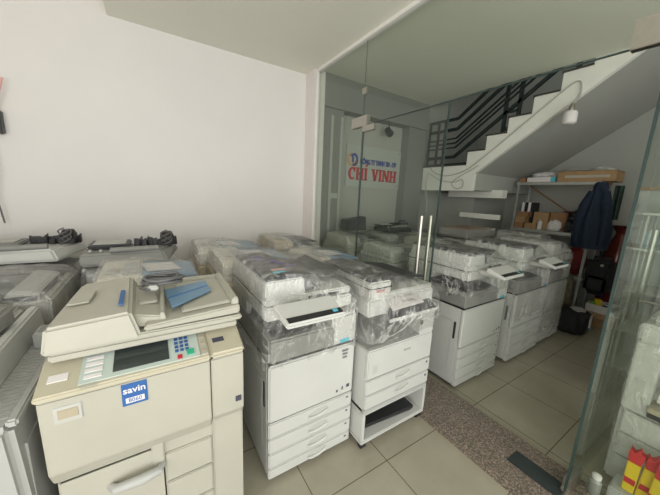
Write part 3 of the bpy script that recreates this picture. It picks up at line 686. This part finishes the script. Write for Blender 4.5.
mechanism((-.12,2.62,1.045),'grey and black feeder mechanism with loose wires, right of the other mechanism',1,m1='grey',k=1.3)
mechanism((-.79,2.90,1.045),'white feeder frame with flat dark cover, leftmost of two mechanisms',2,m1='white',w=.62,plate='grey',k=1.3)
# left group
old_copier((-.80,2.92,0),'wrapped dark copier by the wall under the white feeder frame',1.02,w=.56,d=.58,body='grey',tray_m='dgrey',seed=18,group=G,sheet=False)
old_copier((-1.42,2.92,0),'wrapped dark copier at the left edge against the wall',1.02,w=.56,d=.58,body='grey',tray_m='dgrey',seed=19,group=G,sheet=False)
mechanism((-1.40,2.95,1.045),'black feeder mechanism at the left edge against the wall',4,m1='dgrey',w=.50,plate='black')
# dark copier without its feeder: open glass top
t = thing('office_copier',(-.86,2.26,0),'wrapped dark grey copier with bare scanner glass, left of the cream rows','copier',G)
MB().box(-.36,.36,-.28,.28,.02,.84,bevel=.012).build('cabinet','lgrey',t)
MB().box(-.38,.38,-.30,.29,.84,.99,bevel=.015,seg=3).build('scanner_base','lgrey',t)
MB().box(-.36,.34,-.28,.27,.99,1.012,bevel=.006).build('scanner_top','dgrey',t)
MB().box(-.30,.20,-.20,.20,1.012,1.016,bevel=.001).build('scanner_glass','screen',t)
MB().box(-.12,.0,-.27,-.225,1.012,1.03,bevel=.006).build('hinge_block','black',t)
MB().hexa([(.20,-.27,1.012),(.33,-.27,1.012),(.33,.2,1.012),(.2,.2,1.012),(.22,-.25,1.04),(.31,-.25,1.03),(.31,.18,1.03),(.22,.18,1.05)],bevel=.005).build('hinge_cover','white2',t)
wrap(t, bpts(-.38,.38,-.30,.29,.5,1.0)+bpts(-.3,.32,-.2,.26,1,1.06), .9,.5,21,amp=.012,m='wrap_d')
# large pale grey copier, left foreground
t = thing('office_copier',(-.665,1.50,0),'large pale grey copier with ribbed vent deck at the left edge, nearest the camera','copier')
MB().box(-.40,.285,-.38,.38,.04,.80,bevel=.02,seg=3).build('cabinet','white2',t)
MB().hexa([(-.40,-.39,.30),(.29,-.39,.30),(.295,.38,.30),(-.40,.38,.30),(-.40,-.42,.885),(.275,-.42,.885),(.285,.38,.885),(-.40,.38,.885)],bevel=.02,seg=3).build('upper_housing','white2',t)
b = MB()
for i in range(26):
    yy = -.36+.024*i
    b.box(.185,.255,yy,yy+.013,.884,.888,bevel=0)
b.build('vent_slats','white2',t)
MB().box(.262,.290,-.41,.38,.880,.905,bevel=.006).build('edge_rail','white2',t)
MB().hexa([(.10,-.41,.88),(.180,-.41,.88),(.180,.36,.88),(.10,.36,.88),(.13,-.40,.99),(.168,-.40,.99),(.168,.36,1.00),(.13,.36,1.00)],bevel=.008,seg=3).build('side_wall','white',t)
MB().box(-.38,.11,-.36,.38,.885,1.0,bevel=.015,seg=3).build('scanner_base','lgrey',t)
MB().hexa([(-.36,-.35,1.0),(.08,-.35,1.0),(.10,.38,1.0),(-.36,.38,1.0),(-.36,-.33,1.06),(.0,-.33,1.03),(.03,.34,1.05),(-.36,.34,1.09)],bevel=.012,seg=3).build('document_feeder','grey',t)
MB().hexa([(.06,.02,1.0),(.13,.02,1.0),(.15,.16,1.0),(.08,.16,1.0),(.07,.03,1.075),(.12,.03,1.065),(.145,.15,1.08),(.09,.15,1.09)],bevel=.012,seg=3).build('hinge_block','grey',t)
o=MB().box(.20,.262,.10,.20,.886,.955,bevel=.006).build('latch_box','white2',t)
MB().box(.213,.25,.118,.182,.955,.957,bevel=0).build('latch_recess','grey',o)
# ------------------------------------------------------------------ inner room rows
GB='wrapped copiers in the inner room front row'
copier((2.41,1.50,0),'white copier with dark lid right behind the glass door handles, nearest in inner room',GB,w=.64,d=.62,wr=.80,seed=31)
copier((3.24,1.48,0),'white copier with protruding panel, second from the glass in the front inner row',GB,w=.66,d=.62,wr=.45,seed=32,body='white')
copier((3.92,1.49,0),'fully wrapped grey copier, third from the glass in the front inner row',GB,w=.56,d=.60,wr=.12,seed=33,film_m='wrap_d',top='grey',panel=False)
copier((4.55,1.86,0),'fully wrapped grey copier set back behind the black bag, farthest of the row',GB,w=.52,d=.60,wr=.12,seed=34,film_m='wrap_d',top='grey',panel=False,body='lgrey',lower='lgrey')
G2='wrapped copiers standing behind the inner front row'
pos = [(2.36,2.30,1.08,'white'),(3.02,2.28,1.12,'cream'),(3.72,2.25,1.08,'white2')]
lab = ['wrapped white copier with rounded feeder seen through the left glass door','wrapped pale copier behind the protruding-panel copier in the inner room','wrapped grey copier in the middle of the inner second row']
for i,(x,y,h,bd) in enumerate(pos): old_copier((x,y,0),lab[i],h,w=.58,d=.56,body=bd,tray_m='dgrey' if i else 'grey',seed=40+i,group=G2,skirt=.6,sheet=(i==1))
pos = [(2.24,2.93,1.12,'cream'),(2.92,2.93,1.10,'white2'),(3.58,2.93,1.10,'cream')]
lab = ['wrapped cream copier in the inner corner beneath the company sign','wrapped grey copier against the recess wall right of the corner copier','wrapped copier by the dark column below the stair landing']
for i,(x,y,h,bd) in enumerate(pos): old_copier((x,y,0),lab[i],h,w=.58,d=.56,body=bd,tray_m='dgrey',seed=50+i,group=G2,skirt=.6,sheet=False)
mechanism((2.98,2.90,1.125),'dark feeder mechanism on copiers beneath the sign',6,m1='dgrey',w=.55)
o = tag(MB().hexa([(-.16,-.10,0),(.16,-.10,0),(.16,.10,0),(-.16,.10,0),(-.15,-.08,.14),(.17,-.06,.18),(.17,.08,.18),(-.15,.08,.14)],bevel=.008).build('carton','dgrey',None,(2.30,3.02,1.145)),'dark slanted carton on the corner copier below the sign','box')
# scanner unit in film on top of the second row
t = thing('scanner_unit',(3.80,2.30,1.105),'film-wrapped dark scanner unit lying on the inner second row below the landing','scanner')
MB().box(-.34,.34,-.22,.22,.0,.11,bevel=.012,seg=3).build('housing','grey',t)
MB().box(-.30,.30,-.19,.19,.11,.125,bevel=.004).build('lid','card2',t)
wrap(t, bpts(-.34,.34,-.22,.22,.01,.125), .06,.012,61,amp=.01,m='wrap_d',off=.006)
# ------------------------------------------------------------------ metal shelf and its load
SX = 4.95
sh = thing('metal_shelf',(SX,1.26,0),'galvanised slotted-angle shelving rack under the stairs','shelf')
W = 1.0; DP=.42
for (px,py) in ((0,0),(0,W),(DP,0),(DP,W)):
    sx_ = 1 if px==0 else -1; sy_ = 1 if py==0 else -1
    b = MB().box(px-.0, px+sx_*.035, py, py+sy_*.003, 0,1.93,bevel=0).box(px,px+sx_*.003,py,py+sy_*.035,0,1.93,bevel=0)
    b.build('post','gal',sh)
for z,m in ((1.90,'board'),(1.19,'gal'),(.60,'gal'),(.12,'gal')):
    MB().box(-.005,DP+.005,-.01,W+.01,z,z+.022,bevel=.002).build('shelf_board',m,sh)
    MB().box(-.012,-.006,-.01,W+.01,z-.022,z+.016,bevel=.001).build('shelf_lip','gal',sh)
MB().tube([(DP-.01,.02,1.22),(DP-.01,.98,1.88)],.012,6).build('brace','card2',sh)
def item(name,m,loc,dims,label,cat,rz=0,bevel=.004,group=None):
    a,b_,c = dims
    o = MB().box(-a/2,a/2,-b_/2,b_/2,0,c,bevel=bevel).build(name,m,None,loc); o.rotation_euler.z = rz
    return tag(o,label,cat,group)
zt = 1.924
o = item('cardboard_box','card',(5.17,1.46,zt),(.34,.62,.13),'large flat cardboard box with shiny tape on top of the shelf','box')
MB().box(-.173,-.165,-.25,.22,.05,.085,bevel=0).build('packing_tape','silver',o); MB().box(-.17,.17,-.31,.31,.13,.142,bevel=.003).build('lid','card',o)
o = item('carton','paper',(5.08,1.97,zt),(.20,.36,.065),'flat white and blue carton on the left of the shelf top','box'); bx('blue_end','cyan',(-.102,.102,-.181,-.13,.001,.066),o,0)
item('carton','card2',(5.05,2.21,zt),(.15,.08,.06),'small brown carton at the left end of the shelf top','box')
def blob(name,m,loc,r,label,cat,seed=0,amp=.25,flat_=.0,sq=(1,1,1)):
    bm = MB(); bmesh.ops.create_icosphere(bm.bm,subdivisions=4,radius=1)
    for v in bm.bm.verts:
        n = noise.fractal(v.co*1.8+Vector((seed,0,0)),1,2,4)*amp; c = v.co*(1+n)
        v.co = Vector((c.x*r[0],c.y*r[1],max(c.z*r[2]+r[2]*.8,0)))
    for f in bm.bm.faces: f.smooth=True
    return tag(bm.build(name,m,None,loc),label,cat)
blob('plastic_bag','paper',(5.20,2.02,1.990),(.08,.15,.05),'crumpled white plastic bag on the white and blue carton','bag',3,.4)
blob('plastic_bag','lgrey',(5.16,1.62,2.067),(.10,.18,.022),'thin grey plastic bag on the left of the taped cardboard box','bag',5,.5)
blob('plastic_bag','white',(5.16,1.34,2.067),(.09,.10,.03),'small white plastic bag on the right of the taped cardboard box','bag',8,.5)
zs = 1.213
gs='small brown parts boxes on the middle shelf'
for i,(y,z,l) in enumerate(((2.18,0,'bottom box at far left of the middle shelf stack'),(2.17,.085,'middle box of the stack at far left of the middle shelf'),(2.15,.17,'top box of the stack at far left of the middle shelf'),(2.02,0,'short brown box right of the box stack on the middle shelf'))):
    item('cardboard_box','card' if i%2 else 'card2',(5.07+.01*i,y,zs+z),(.16,.13+.01*i,.082),'small brown '+l,'box',group=gs)
item('cardboard_box','card',(5.20,1.92,zs),(.22,.20,.26),'tall brown cardboard box behind the white bottle on the middle shelf','box')
item('cardboard_box','card2',(5.20,1.70,zs),(.20,.20,.27),'dark brown cardboard box in the middle of the middle shelf','box')
item('cardboard_box','card',(5.17,1.43,zs),(.14,.14,.12),'small brown box just left of the two white bottles','box')
for i in range(4):
    o = item('ring_binder',['paper','black','paper','black'][i],(5.26,2.22-.045*i-.0,zs+.0),(.2,.035,.40),['white binder at the far left end','black binder beside the leftmost white binder','white binder between two black binders','black binder beside the tall brown box'][i]+' of the middle shelf','binder',group='binders on the middle shelf',bevel=.002)
def bottle(loc,label,h=.17,r=.038):
    t = thing('bottle',loc,label,'bottle','white toner bottles on the middle shelf')
    MB().lathe([(r*.95,0),(r,.01),(r,h*.72),(r*.8,h*.82),(r*.42,h*.87),(r*.42,h*.9)],18).build('body','paper',t)
    MB().lathe([(r*.5,h*.9),(r*.5,h),(r*.4,h+.004)],14).build('cap','white2',t)
bottle((5.04,1.385-.02,zs),'white bottle, left of the pair at the right of the middle shelf'); bottle((5.04,1.295,zs),'white bottle, right of the pair beside the shelf post')
bottle((5.05,1.90-.0,zs),'single white bottle in front of the tall brown box',.15,.03)
blob('paper_bag','paper',(5.07,1.72,zs),(.05,.09,.085),'crumpled white paper bag on the middle shelf','bag',12,.25)
blob('plastic_bag','dgrey',(5.07,1.55,zs),(.05,.05,.08),'dark grey plastic bag behind the small brown box','bag',15,.4)
blob('red_bag','darkred',(5.22,1.60,zs+.275),(.07,.09,.012),'flat red bag on the dark brown box of the middle shelf','bag',16,.3).name='cloth_bag'
blob('machine_part','black',(5.20,1.50,zs+.121),(.08,.17,.11),'black crumpled machine part piled on the small brown box','machine part',27,.45)
# beneath
for i,(y,l) in enumerate(((1.98,'black storage bin on the lower shelf, left one'),(1.72,'black storage bin on the lower shelf, middle one'))):
    item('storage_bin','black',(5.14,y,.622),(.30,.22,.42),l,'bin',bevel=.012)
item('carton','white2',(5.12,2.19,.622),(.25,.16,.36),'white carton standing at the left end of the lower shelf','box')
blob('cloth_bag','darkred',(5.15,1.42,.622),(.13,.13,.22),'red cloth bag on the lower shelf, right of the bins','bag',19,.2)
# jackets and bags at the shelf's right end
def jacket(loc,label,m,h,w,seed,rz=0):
    t = thing('jacket',loc,label,'jacket',None,rz)
    def fn(u,v):
        a = 2*PI*u; z = -h*v
        rw = w*(.22+.78*min(1,(v*1.5)**.9)); rd = .055+.06*min(1,v*2)
        fold = 1+.12*math.sin(a*5+seed+2*v)+.07*math.sin(a*9+3*v)
        return (rd*math.sin(a)*fold, rw/2*math.cos(a)*(1+.04*math.sin(9*v+seed)), z)
    MB().grid(fn,56,30).build('torso',m,t)
    for s in (-1,1):
        MB().tube([(-.03,s*w*.16,-.12),(-.06,s*w*.27,-.30),(-.07,s*w*.34,-h*.6),(-.06,s*w*.32,-h*.93)],[.045,.06,.055,.042],14).build('sleeve',m,t)
    MB().lathe([(.02,.0),(.06,-.01),(.075,-.07),(.05,-.11)],16).build('hood',m,t)
    return t
jacket((4.795,1.22,1.90),'dark navy jacket hanging from the right end of the shelf','navy',.84,.38,1)
b = MB().tube([(4.83,1.22,1.88),(4.94,1.255,1.93)],.006,6).build('coat_hook','silver'); tag(b,'small steel hook holding the navy jacket','hook')
t = thing('garment',(5.20,1.14,1.88),'pale green cloth hanging behind the navy jacket','cloth')
MB().grid(lambda u,v:(.03*math.sin(u*14), -.05+.10*u, -.45*v),30,10,thick=.004).build('cloth','green',t)
t = thing('backpack',(5.04,1.11,.42),'black backpack hanging between the jacket and the tall vase','bag')
MB().box(-.09,.09,-.14,.14,0,.52,bevel=.06,seg=5).build('body','blackf',t)
MB().box(-.13,-.08,-.10,.10,.05,.26,bevel=.03,seg=4).build('pocket','blackf',t)
MB().tube([(-.06,0,.50),(-.07,.02,.60),(-.02,.0,.60),(0,0,.52)],.01,8).build('strap','blackf',t)
MB().lathe([(.018,0),(.018,.008)],14).rot(PI/2,'Y').build('badge','silver',t,(-.10,-.03,.42))
# tall vase
vs = tag(MB().lathe([(.10,0),(.12,.03),(.11,.10),(.14,.40),(.165,.75),(.155,.95),(.11,1.12),(.075,1.20),(.07,1.26),(.12,1.33),(.14,1.35),(.11,1.35),(.05,1.25)],36).build('floor_vase','vase',None,(5.46,1.06,.0)),'tall dark red-brown glazed vase by the back wall','vase')
# floor items
bg = thing('travel_bag',(4.50,1.14,0),'black travel bag on the floor beside the last wrapped copier','bag')
def bagf(u,v):
    a=2*PI*u; p=PI*v; r=1+.06*math.sin(a*3)+.05*math.sin(a*7+v*5)
    sx=abs(math.cos(a))**.6*math.copysign(1,math.cos(a)); sy=abs(math.sin(a))**.6*math.copysign(1,math.sin(a)); ss_=math.sin(p)**.45
    return (.20*sx*ss_*r,.15*sy*ss_*r,.15*(1-math.copysign(abs(math.cos(p))**.6,math.cos(p)))+.0)
MB().grid(bagf,48,24).build('body','blackf',bg)
MB().tube([(-.16,-.13,.18),(-.13,-.16,.26),(-.06,-.16,.27),(-.02,-.14,.18)],.014,8).build('handle','blackf',bg)
MB().hexa([(.02,-.165,.10),(.08,-.165,.10),(.08,-.155,.10),(.02,-.155,.10),(.01,-.165,.25),(.07,-.165,.26),(.07,-.15,.26),(.01,-.15,.25)],bevel=.003).build('luggage_tag','paper',bg)
MB().box(.06,.10,-.172,-.164,.05,.10,bevel=.002).build('blue_tag','blue',bg)
blob('tissue_bag','white2',(4.48,1.10,.300),(.08,.07,.018),'crumpled white bag lying on the black travel bag','bag',23,.5).name='plastic_bag'
cbx = thing('cardboard_box',(5.13,.97,0),'open cardboard box on the floor beneath the white tray of clutter','box')
MB().box(-.18,.12,-.19,.19,0,.20,bevel=.003).build('body','card',cbx)
MB().hexa([(-.19,-.19,.19),(-.18,-.19,.20),(-.18,.19,.20),(-.19,.19,.19),(-.26,-.17,.15),(-.25,-.17,.16),(-.25,.17,.16),(-.26,.17,.15)],bevel=0).build('flap','card',cbx)
tr = thing('storage_tray',(5.10,.97,.201),'white tray of clutter on the open cardboard box','tray')
MB().box(-.15,.14,-.17,.19,0,.008,bevel=0).box(-.15,-.142,-.17,.19,.008,.10,bevel=0).box(.132,.14,-.17,.19,.008,.10,bevel=0).box(-.15,.14,-.17,-.162,.008,.10,bevel=0).box(-.15,.14,.182,.19,.008,.10,bevel=0).build('tray_body','paper',tr)
o = item('folded_packet','yellow',(5.10,1.08,.212),(.08,.08,.14),'yellow packet standing in the white tray','packet',.5)
o = item('folded_packet','lime',(5.00,1.10,.212),(.06,.05,.12),'green packet at the left end of the white tray','packet',.2)
blob('cloth_rag','dgrey',(5.11,.95,.212),(.07,.07,.055),'dark rag in the middle of the white tray','cloth',31,.3)
o = item('document_roll','paper',(5.04,.88,.315),(.03,.22,.012),'white folded sheet lying across the white tray','paper',.4)
blob('plastic_bag','bundle',(4.86,1.38,.0),(.06,.09,.38),'brown clear-wrapped bundle between the wrapped row and the shelf','bundle',37,.15).name='wrapped_bundle'
blob('plastic_bag','green',(5.17,1.62,.143),(.14,.20,.18),'dark green sack on the bottom shelf','bag',39,.15).name='cloth_sack'

# ------------------------------------------------------------------ behind the open glass door
dcp = thing('office_copier',(2.48,-.03,0),'wrapped copier behind the open glass door at the right edge','copier')
X0,X1,Y0,Y1=-.30,.30,-.32,.30
MB().box(X0,X1,Y0,Y1,.04,.50,bevel=.012,seg=3).build('cabinet','white',dcp)
for a,b_ in ((.36,.49),(.22,.35),(.06,.21)):
    o=MB().box(X0-.02,X0+.01,Y0+.02,Y1-.02,a,b_,bevel=.006).build('drawer','white',dcp)
    MB().box(X0-.03,X0-.018,-.08,.08,(a+b_)/2,(a+b_)/2+.025,bevel=.004).build('handle','white2',o)
MB().box(X0-.01,X0+.10,Y1-.10,Y1,.50,.90,bevel=.006).build('left_column','white',dcp)
MB().box(X0-.015,X0-.009,Y1-.07,Y1-.03,.66,.70,bevel=.001).box(X0-.016,X0-.009,Y1-.085,Y1-.06,.58,.60,bevel=0).build('catch','lgrey',dcp)
MB().box(X0-.01,X0+.10,Y0,Y0+.12,.50,.90,bevel=.006).build('right_column','white',dcp)
MB().box(X0+.08,X1,Y0,Y1,.50,.90,bevel=.006).build('bay_back','lgrey',dcp)
MB().box(X0-.05,X0+.10,Y0+.12,Y1-.10,.55,.575,bevel=.004).build('output_tray','beige',dcp)
MB().box(X0-.045,X0+.10,Y0+.12,Y1-.10,.520,.549,bevel=.004).build('tray_rail','black',dcp)
MB().box(X0+.0,X0+.09,Y0+.12,Y1-.11,.76,.83,bevel=.004).build('roller_unit','black',dcp)
MB().hexa([(X0+.0,Y0+.13,.60),(X0+.07,Y0+.13,.72),(X0+.07,Y1-.12,.72),(X0+.0,Y1-.12,.60),(X0-.003,Y0+.13,.602),(X0+.067,Y0+.13,.722),(X0+.067,Y1-.12,.722),(X0-.003,Y1-.12,.602)],bevel=0).build('paper_stack','paper',dcp)
MB().box(X0-.01,X1,Y0,Y1,.90,1.0,bevel=.012,seg=3).build('scanner_base','white',dcp)
MB().box(X0+.02,X1,Y0+.02,Y1-.02,1.0,1.05,bevel=.02,seg=3).build('scanner_lid','white2',dcp)
wrap(dcp, bpts(X0-.03,X1,Y0,Y1-.005,.14,1.0)+bpts(X0+.04,X1,Y0+.05,Y1-.06,1.0,1.09), .92,.14,71,amp=.008,off=.008)
fg = thing('figurine',(2.42,.06,1.125),'small red and white figurine on the wrapped copier behind the open door','figurine')
MB().lathe([(.035,0),(.045,.03),(.03,.08),(.02,.10)],14).build('body','paper',fg)
MB().lathe([(.012,.10),(.03,.115),(.034,.14),(.02,.165)],14).build('head','red',fg)
MB().tube([(0,-.03,.06),(-.02,-.06,.10)],.012,8).tube([(0,.03,.06),(-.02,.055,.04)],.012,8).build('arm','red',fg)
cb_ = thing('low_cabinet',(2.03,-.05,0),'low grey box holding red-topped yellow packets inside the glass','box')
MB().box(-.075,.075,-.30,.26,0,.15,bevel=.008).build('body','white2',cb_)
def packet(x,y,z,label,rz=0,tilt=0):
    t = thing('toner_packet',(x,y,z),label,'packet','red and yellow packets at the bottom right corner',rz); t.rotation_euler.x = tilt
    MB().prism([(-.022,0),(.022,0),(.024,.17),(.018,.19),(-.018,.19),(-.024,.17)],'x',-.014,.014,bevel=.004).build('pouch','yellow',t)
    MB().prism([(-.022,.17),(.022,.17),(.028,.215),(.022,.25),(.012,.225),(.0,.235),(-.010,.262),(-.016,.23),(-.028,.24),(-.030,.21)],'x',-.017,.017,bevel=.003).build('cap','red',t)
    MB().box(-.017,-.014,-.02,.02,.05,.08,bevel=0).build('label_band','signred',t)
packet(2.01,.150,.151,'yellow packet with crinkled red top, leftmost of the group')
packet(2.02,.105,.151,'yellow packet with red top, second from the left',.25,.06)
packet(1.985,.062,.151,'yellow packet with red top, third from the left',-.2,.05)
packet(2.03,.022,.151,'yellow packet with red top, beside the orange carton',-.1,.03)
item('carton','orange',(2.03,-.085,.151),(.10,.10,.22),'orange carton at the right of the yellow packets','box')
bt = thing('bottle',(1.95,.255,.056),'small grey bottle with pale cap on the granite threshold by the open door','bottle')
MB().lathe([(.024,0),(.026,.01),(.026,.08),(.016,.09),(.016,.095)],16).build('body','gal',bt); MB().lathe([(.020,.095),(.020,.115),(.014,.12)],14).build('cap','paper',bt)
# tall display rack with board
rk = thing('display_rack',(3.15,.28,0),'tall pale display rack with slim posts behind the open glass door','rack')
for px in (0,.32):
    for py in (.22,-.5): MB().tube([(px,py,0),(px,py,1.55)],.012,8).build('post','gal',rk)
for z in (.30,.62,.95,1.28,1.55): MB().box(-.02,.34,-.52,.24,z,z+.018,bevel=.003).build('shelf_board','lgrey',rk)
o = MB().box(.345,.36,-.52,.24,.3,1.55,bevel=0).build('back_board','white2',rk)
item('carton','black',(3.32,.34,1.299),(.14,.14,.16),'black carton on the upper board of the display rack','box')
o=item('blue_carton','blue',(3.18,.46,1.299),(.05,.10,.12),'small blue carton at the left end of the display rack','box'); o.name='carton'
lp = thing('locker_cabinet',(3.95,.0,0),'tall pale cabinet with brown top edge at the right edge','cabinet')
MB().box(-.2,.2,-.7,.52,0,1.76,bevel=.006).build('body','white2',lp); MB().box(-.22,.22,-.72,.54,1.76,1.79,bevel=.004).build('top_board','card2',lp)
for yy in (-.28,.13): MB().box(-.212,-.2,yy-.19,yy+.19,.06,1.72,bevel=.003).build('door','white2',lp)

# ------------------------------------------------------------------ small fixtures
dl = thing('downlight',(.29,2.72,H),'round recessed ceiling downlight above the cream copiers','lamp')
MB().lathe([(.058,-.008),(.062,0),(.05,.0),(.046,-.006)],24).build('trim_ring','silver',dl)
MB().lathe([(.045,-.004),(.03,-.002),(.01,-.001)],24).build('lens','dgrey',dl)
bl = thing('sensor_lamp',(3.80,1.335,2.50),'white cylindrical lamp hanging on a cable below the stair railing','lamp')
MB().lathe([(.045,-.06),(.062,-.045),(.062,.05),(.05,.07),(.025,.08)],24).build('lamp_body','paper',bl)
MB().lathe([(.026,.08),(.028,.12),(.012,.15)],14).build('socket','silver',bl)
MB().tube([(0,0,.15),(.02,-.02,.20),(.04,-.03,.25)],.005,6).build('cord','wcable',bl)
def cablerun(pts, label, r=.006, m='wcable'):
    P = [Vector(p) for p in pts]; out=[]
    for i in range(len(P)-1):
        p0=P[max(i-1,0)];p1=P[i];p2_=P[i+1];p3=P[min(i+2,len(P)-1)]
        for k in range(6):
            s=k/6; out.append(.5*((2*p1)+(-p0+p2_)*s+(2*p0-5*p1+4*p2_-p3)*s*s+(-p0+3*p1-3*p2_+p3)*s**3))
    out.append(P[-1]); o=MB().tube(out,r,6).build('electrical_cable',m); return tag(o,label,'cable')
XX=3.858
cablerun([(XX,3.10,2.10),(XX,3.02,2.02),(XX,2.80,1.96),(XX,2.5,2.02),(XX,2.2,2.22),(XX,1.9,2.46),(XX,1.6,2.70),(XX,1.35,2.88),(XX,1.3,2.75),(XX,1.335,2.66)],'pale cable looping along the white side of the stair')
cablerun([(XX,3.10,2.0),(XX,2.9,1.9),(XX,2.66,1.86),(XX,2.52,1.90),(XX,2.50,1.80),(XX,2.60,1.77),(XX,2.68,1.84),(XX,2.60,1.92),(XX,2.3,2.08)],'pale cable with a round coil at the stair landing')
cablerun([(3.84,3.12,2.02),(3.84,3.14,1.8),(3.845,3.08,1.5),(3.84,3.10,1.25)],'thin cable hanging down from the stair landing by the column')
rt = thing('wall_router',(-1.05,D-.03,2.05),'black router with a pink antenna on the wall at the left edge','router')
MB().box(-.10,.10,-.03,.028,-.09,.09,bevel=.01).build('body','dgrey',rt)
MB().tube([(.06,-.02,.07),(.14,-.03,.33)],[.012,.008],10).build('antenna','pink',rt)
MB().tube([(.02,-.02,-.08),(.03,-.02,-.35),(.0,-.02,-.6),(.02,-.02,-.80)],.006,8).build('cord','cable',rt)
cdl = tag(MB().lathe([(.035,-.004),(.035,0),(.01,-.012)],16).build('ceiling_sensor','lgrey',None,(2.7,.92,H)),'small round sensor on the inner room ceiling','sensor')

# ------------------------------------------------------------------ camera
p = [279.568,.572074530,.187310804,.0443569688]
yaw,pit,roll = p[1:]
F = Vector((math.sin(yaw)*math.cos(pit), math.cos(yaw)*math.cos(pit), -math.sin(pit)))
Rr = Vector((math.cos(yaw),-math.sin(yaw),0)); U = Rr.cross(F)
R2 = Rr*math.cos(roll)+U*math.sin(roll); U2 = -Rr*math.sin(roll)+U*math.cos(roll)
mw = Matrix(((R2.x,U2.x,-F.x,0),(R2.y,U2.y,-F.y,0),(R2.z,U2.z,-F.z,1.6),(0,0,0,1)))
cam = bpy.data.cameras.new('camera'); co = bpy.data.objects.new('camera', cam); C.objects.link(co)
co.matrix_world = mw; cam.sensor_width = 36; cam.lens = 36*p[0]/660; cam.clip_start = .02
S.camera = co
# ------------------------------------------------------------------ light: daylight through the open shop front behind the camera, plus added area lights
w = bpy.data.worlds.new('world'); S.world = w; w.use_nodes = True
w.node_tree.nodes['Background'].inputs[0].default_value = (.95,.97,1,1); w.node_tree.nodes['Background'].inputs[1].default_value = .55
def area(name, loc, rot, sx, sy, e, col):
    l = bpy.data.lights.new(name,'AREA'); l.shape='RECTANGLE'; l.size=sx; l.size_y=sy; l.energy=e; l.color=col
    o = bpy.data.objects.new(name,l); C.objects.link(o); o.location=loc; o.rotation_euler=rot; return o
area('shopfront_daylight',(.2,FR-.05,1.75),(PI/2,0,0),5.4,2.3,95,(1,.985,.94))
area('added_side_light',(LX+.06,-.9,1.7),(0,-PI/2,0),2.2,2.4,42,(1,.985,.95))  # added light from the left; the side wall has no opening
area('added_ceiling_uplight',(.2,FR-.02,.35),(PI*.68,0,0),5.4,.6,30,(1,.97,.9))  # added uplight that brightens the ceilings, in place of bounced daylight
area('stairwell_area_light',(4.8,1.5,4.5),(0,0,0),1.2,2.2,5,(.95,1,.92))  # weak area light just under the closed stairwell ceiling
S.view_settings.view_transform = 'Standard'; S.view_settings.look = 'None'; S.view_settings.gamma = 1
S.view_settings.use_curve_mapping = False; S.view_settings.exposure = .24
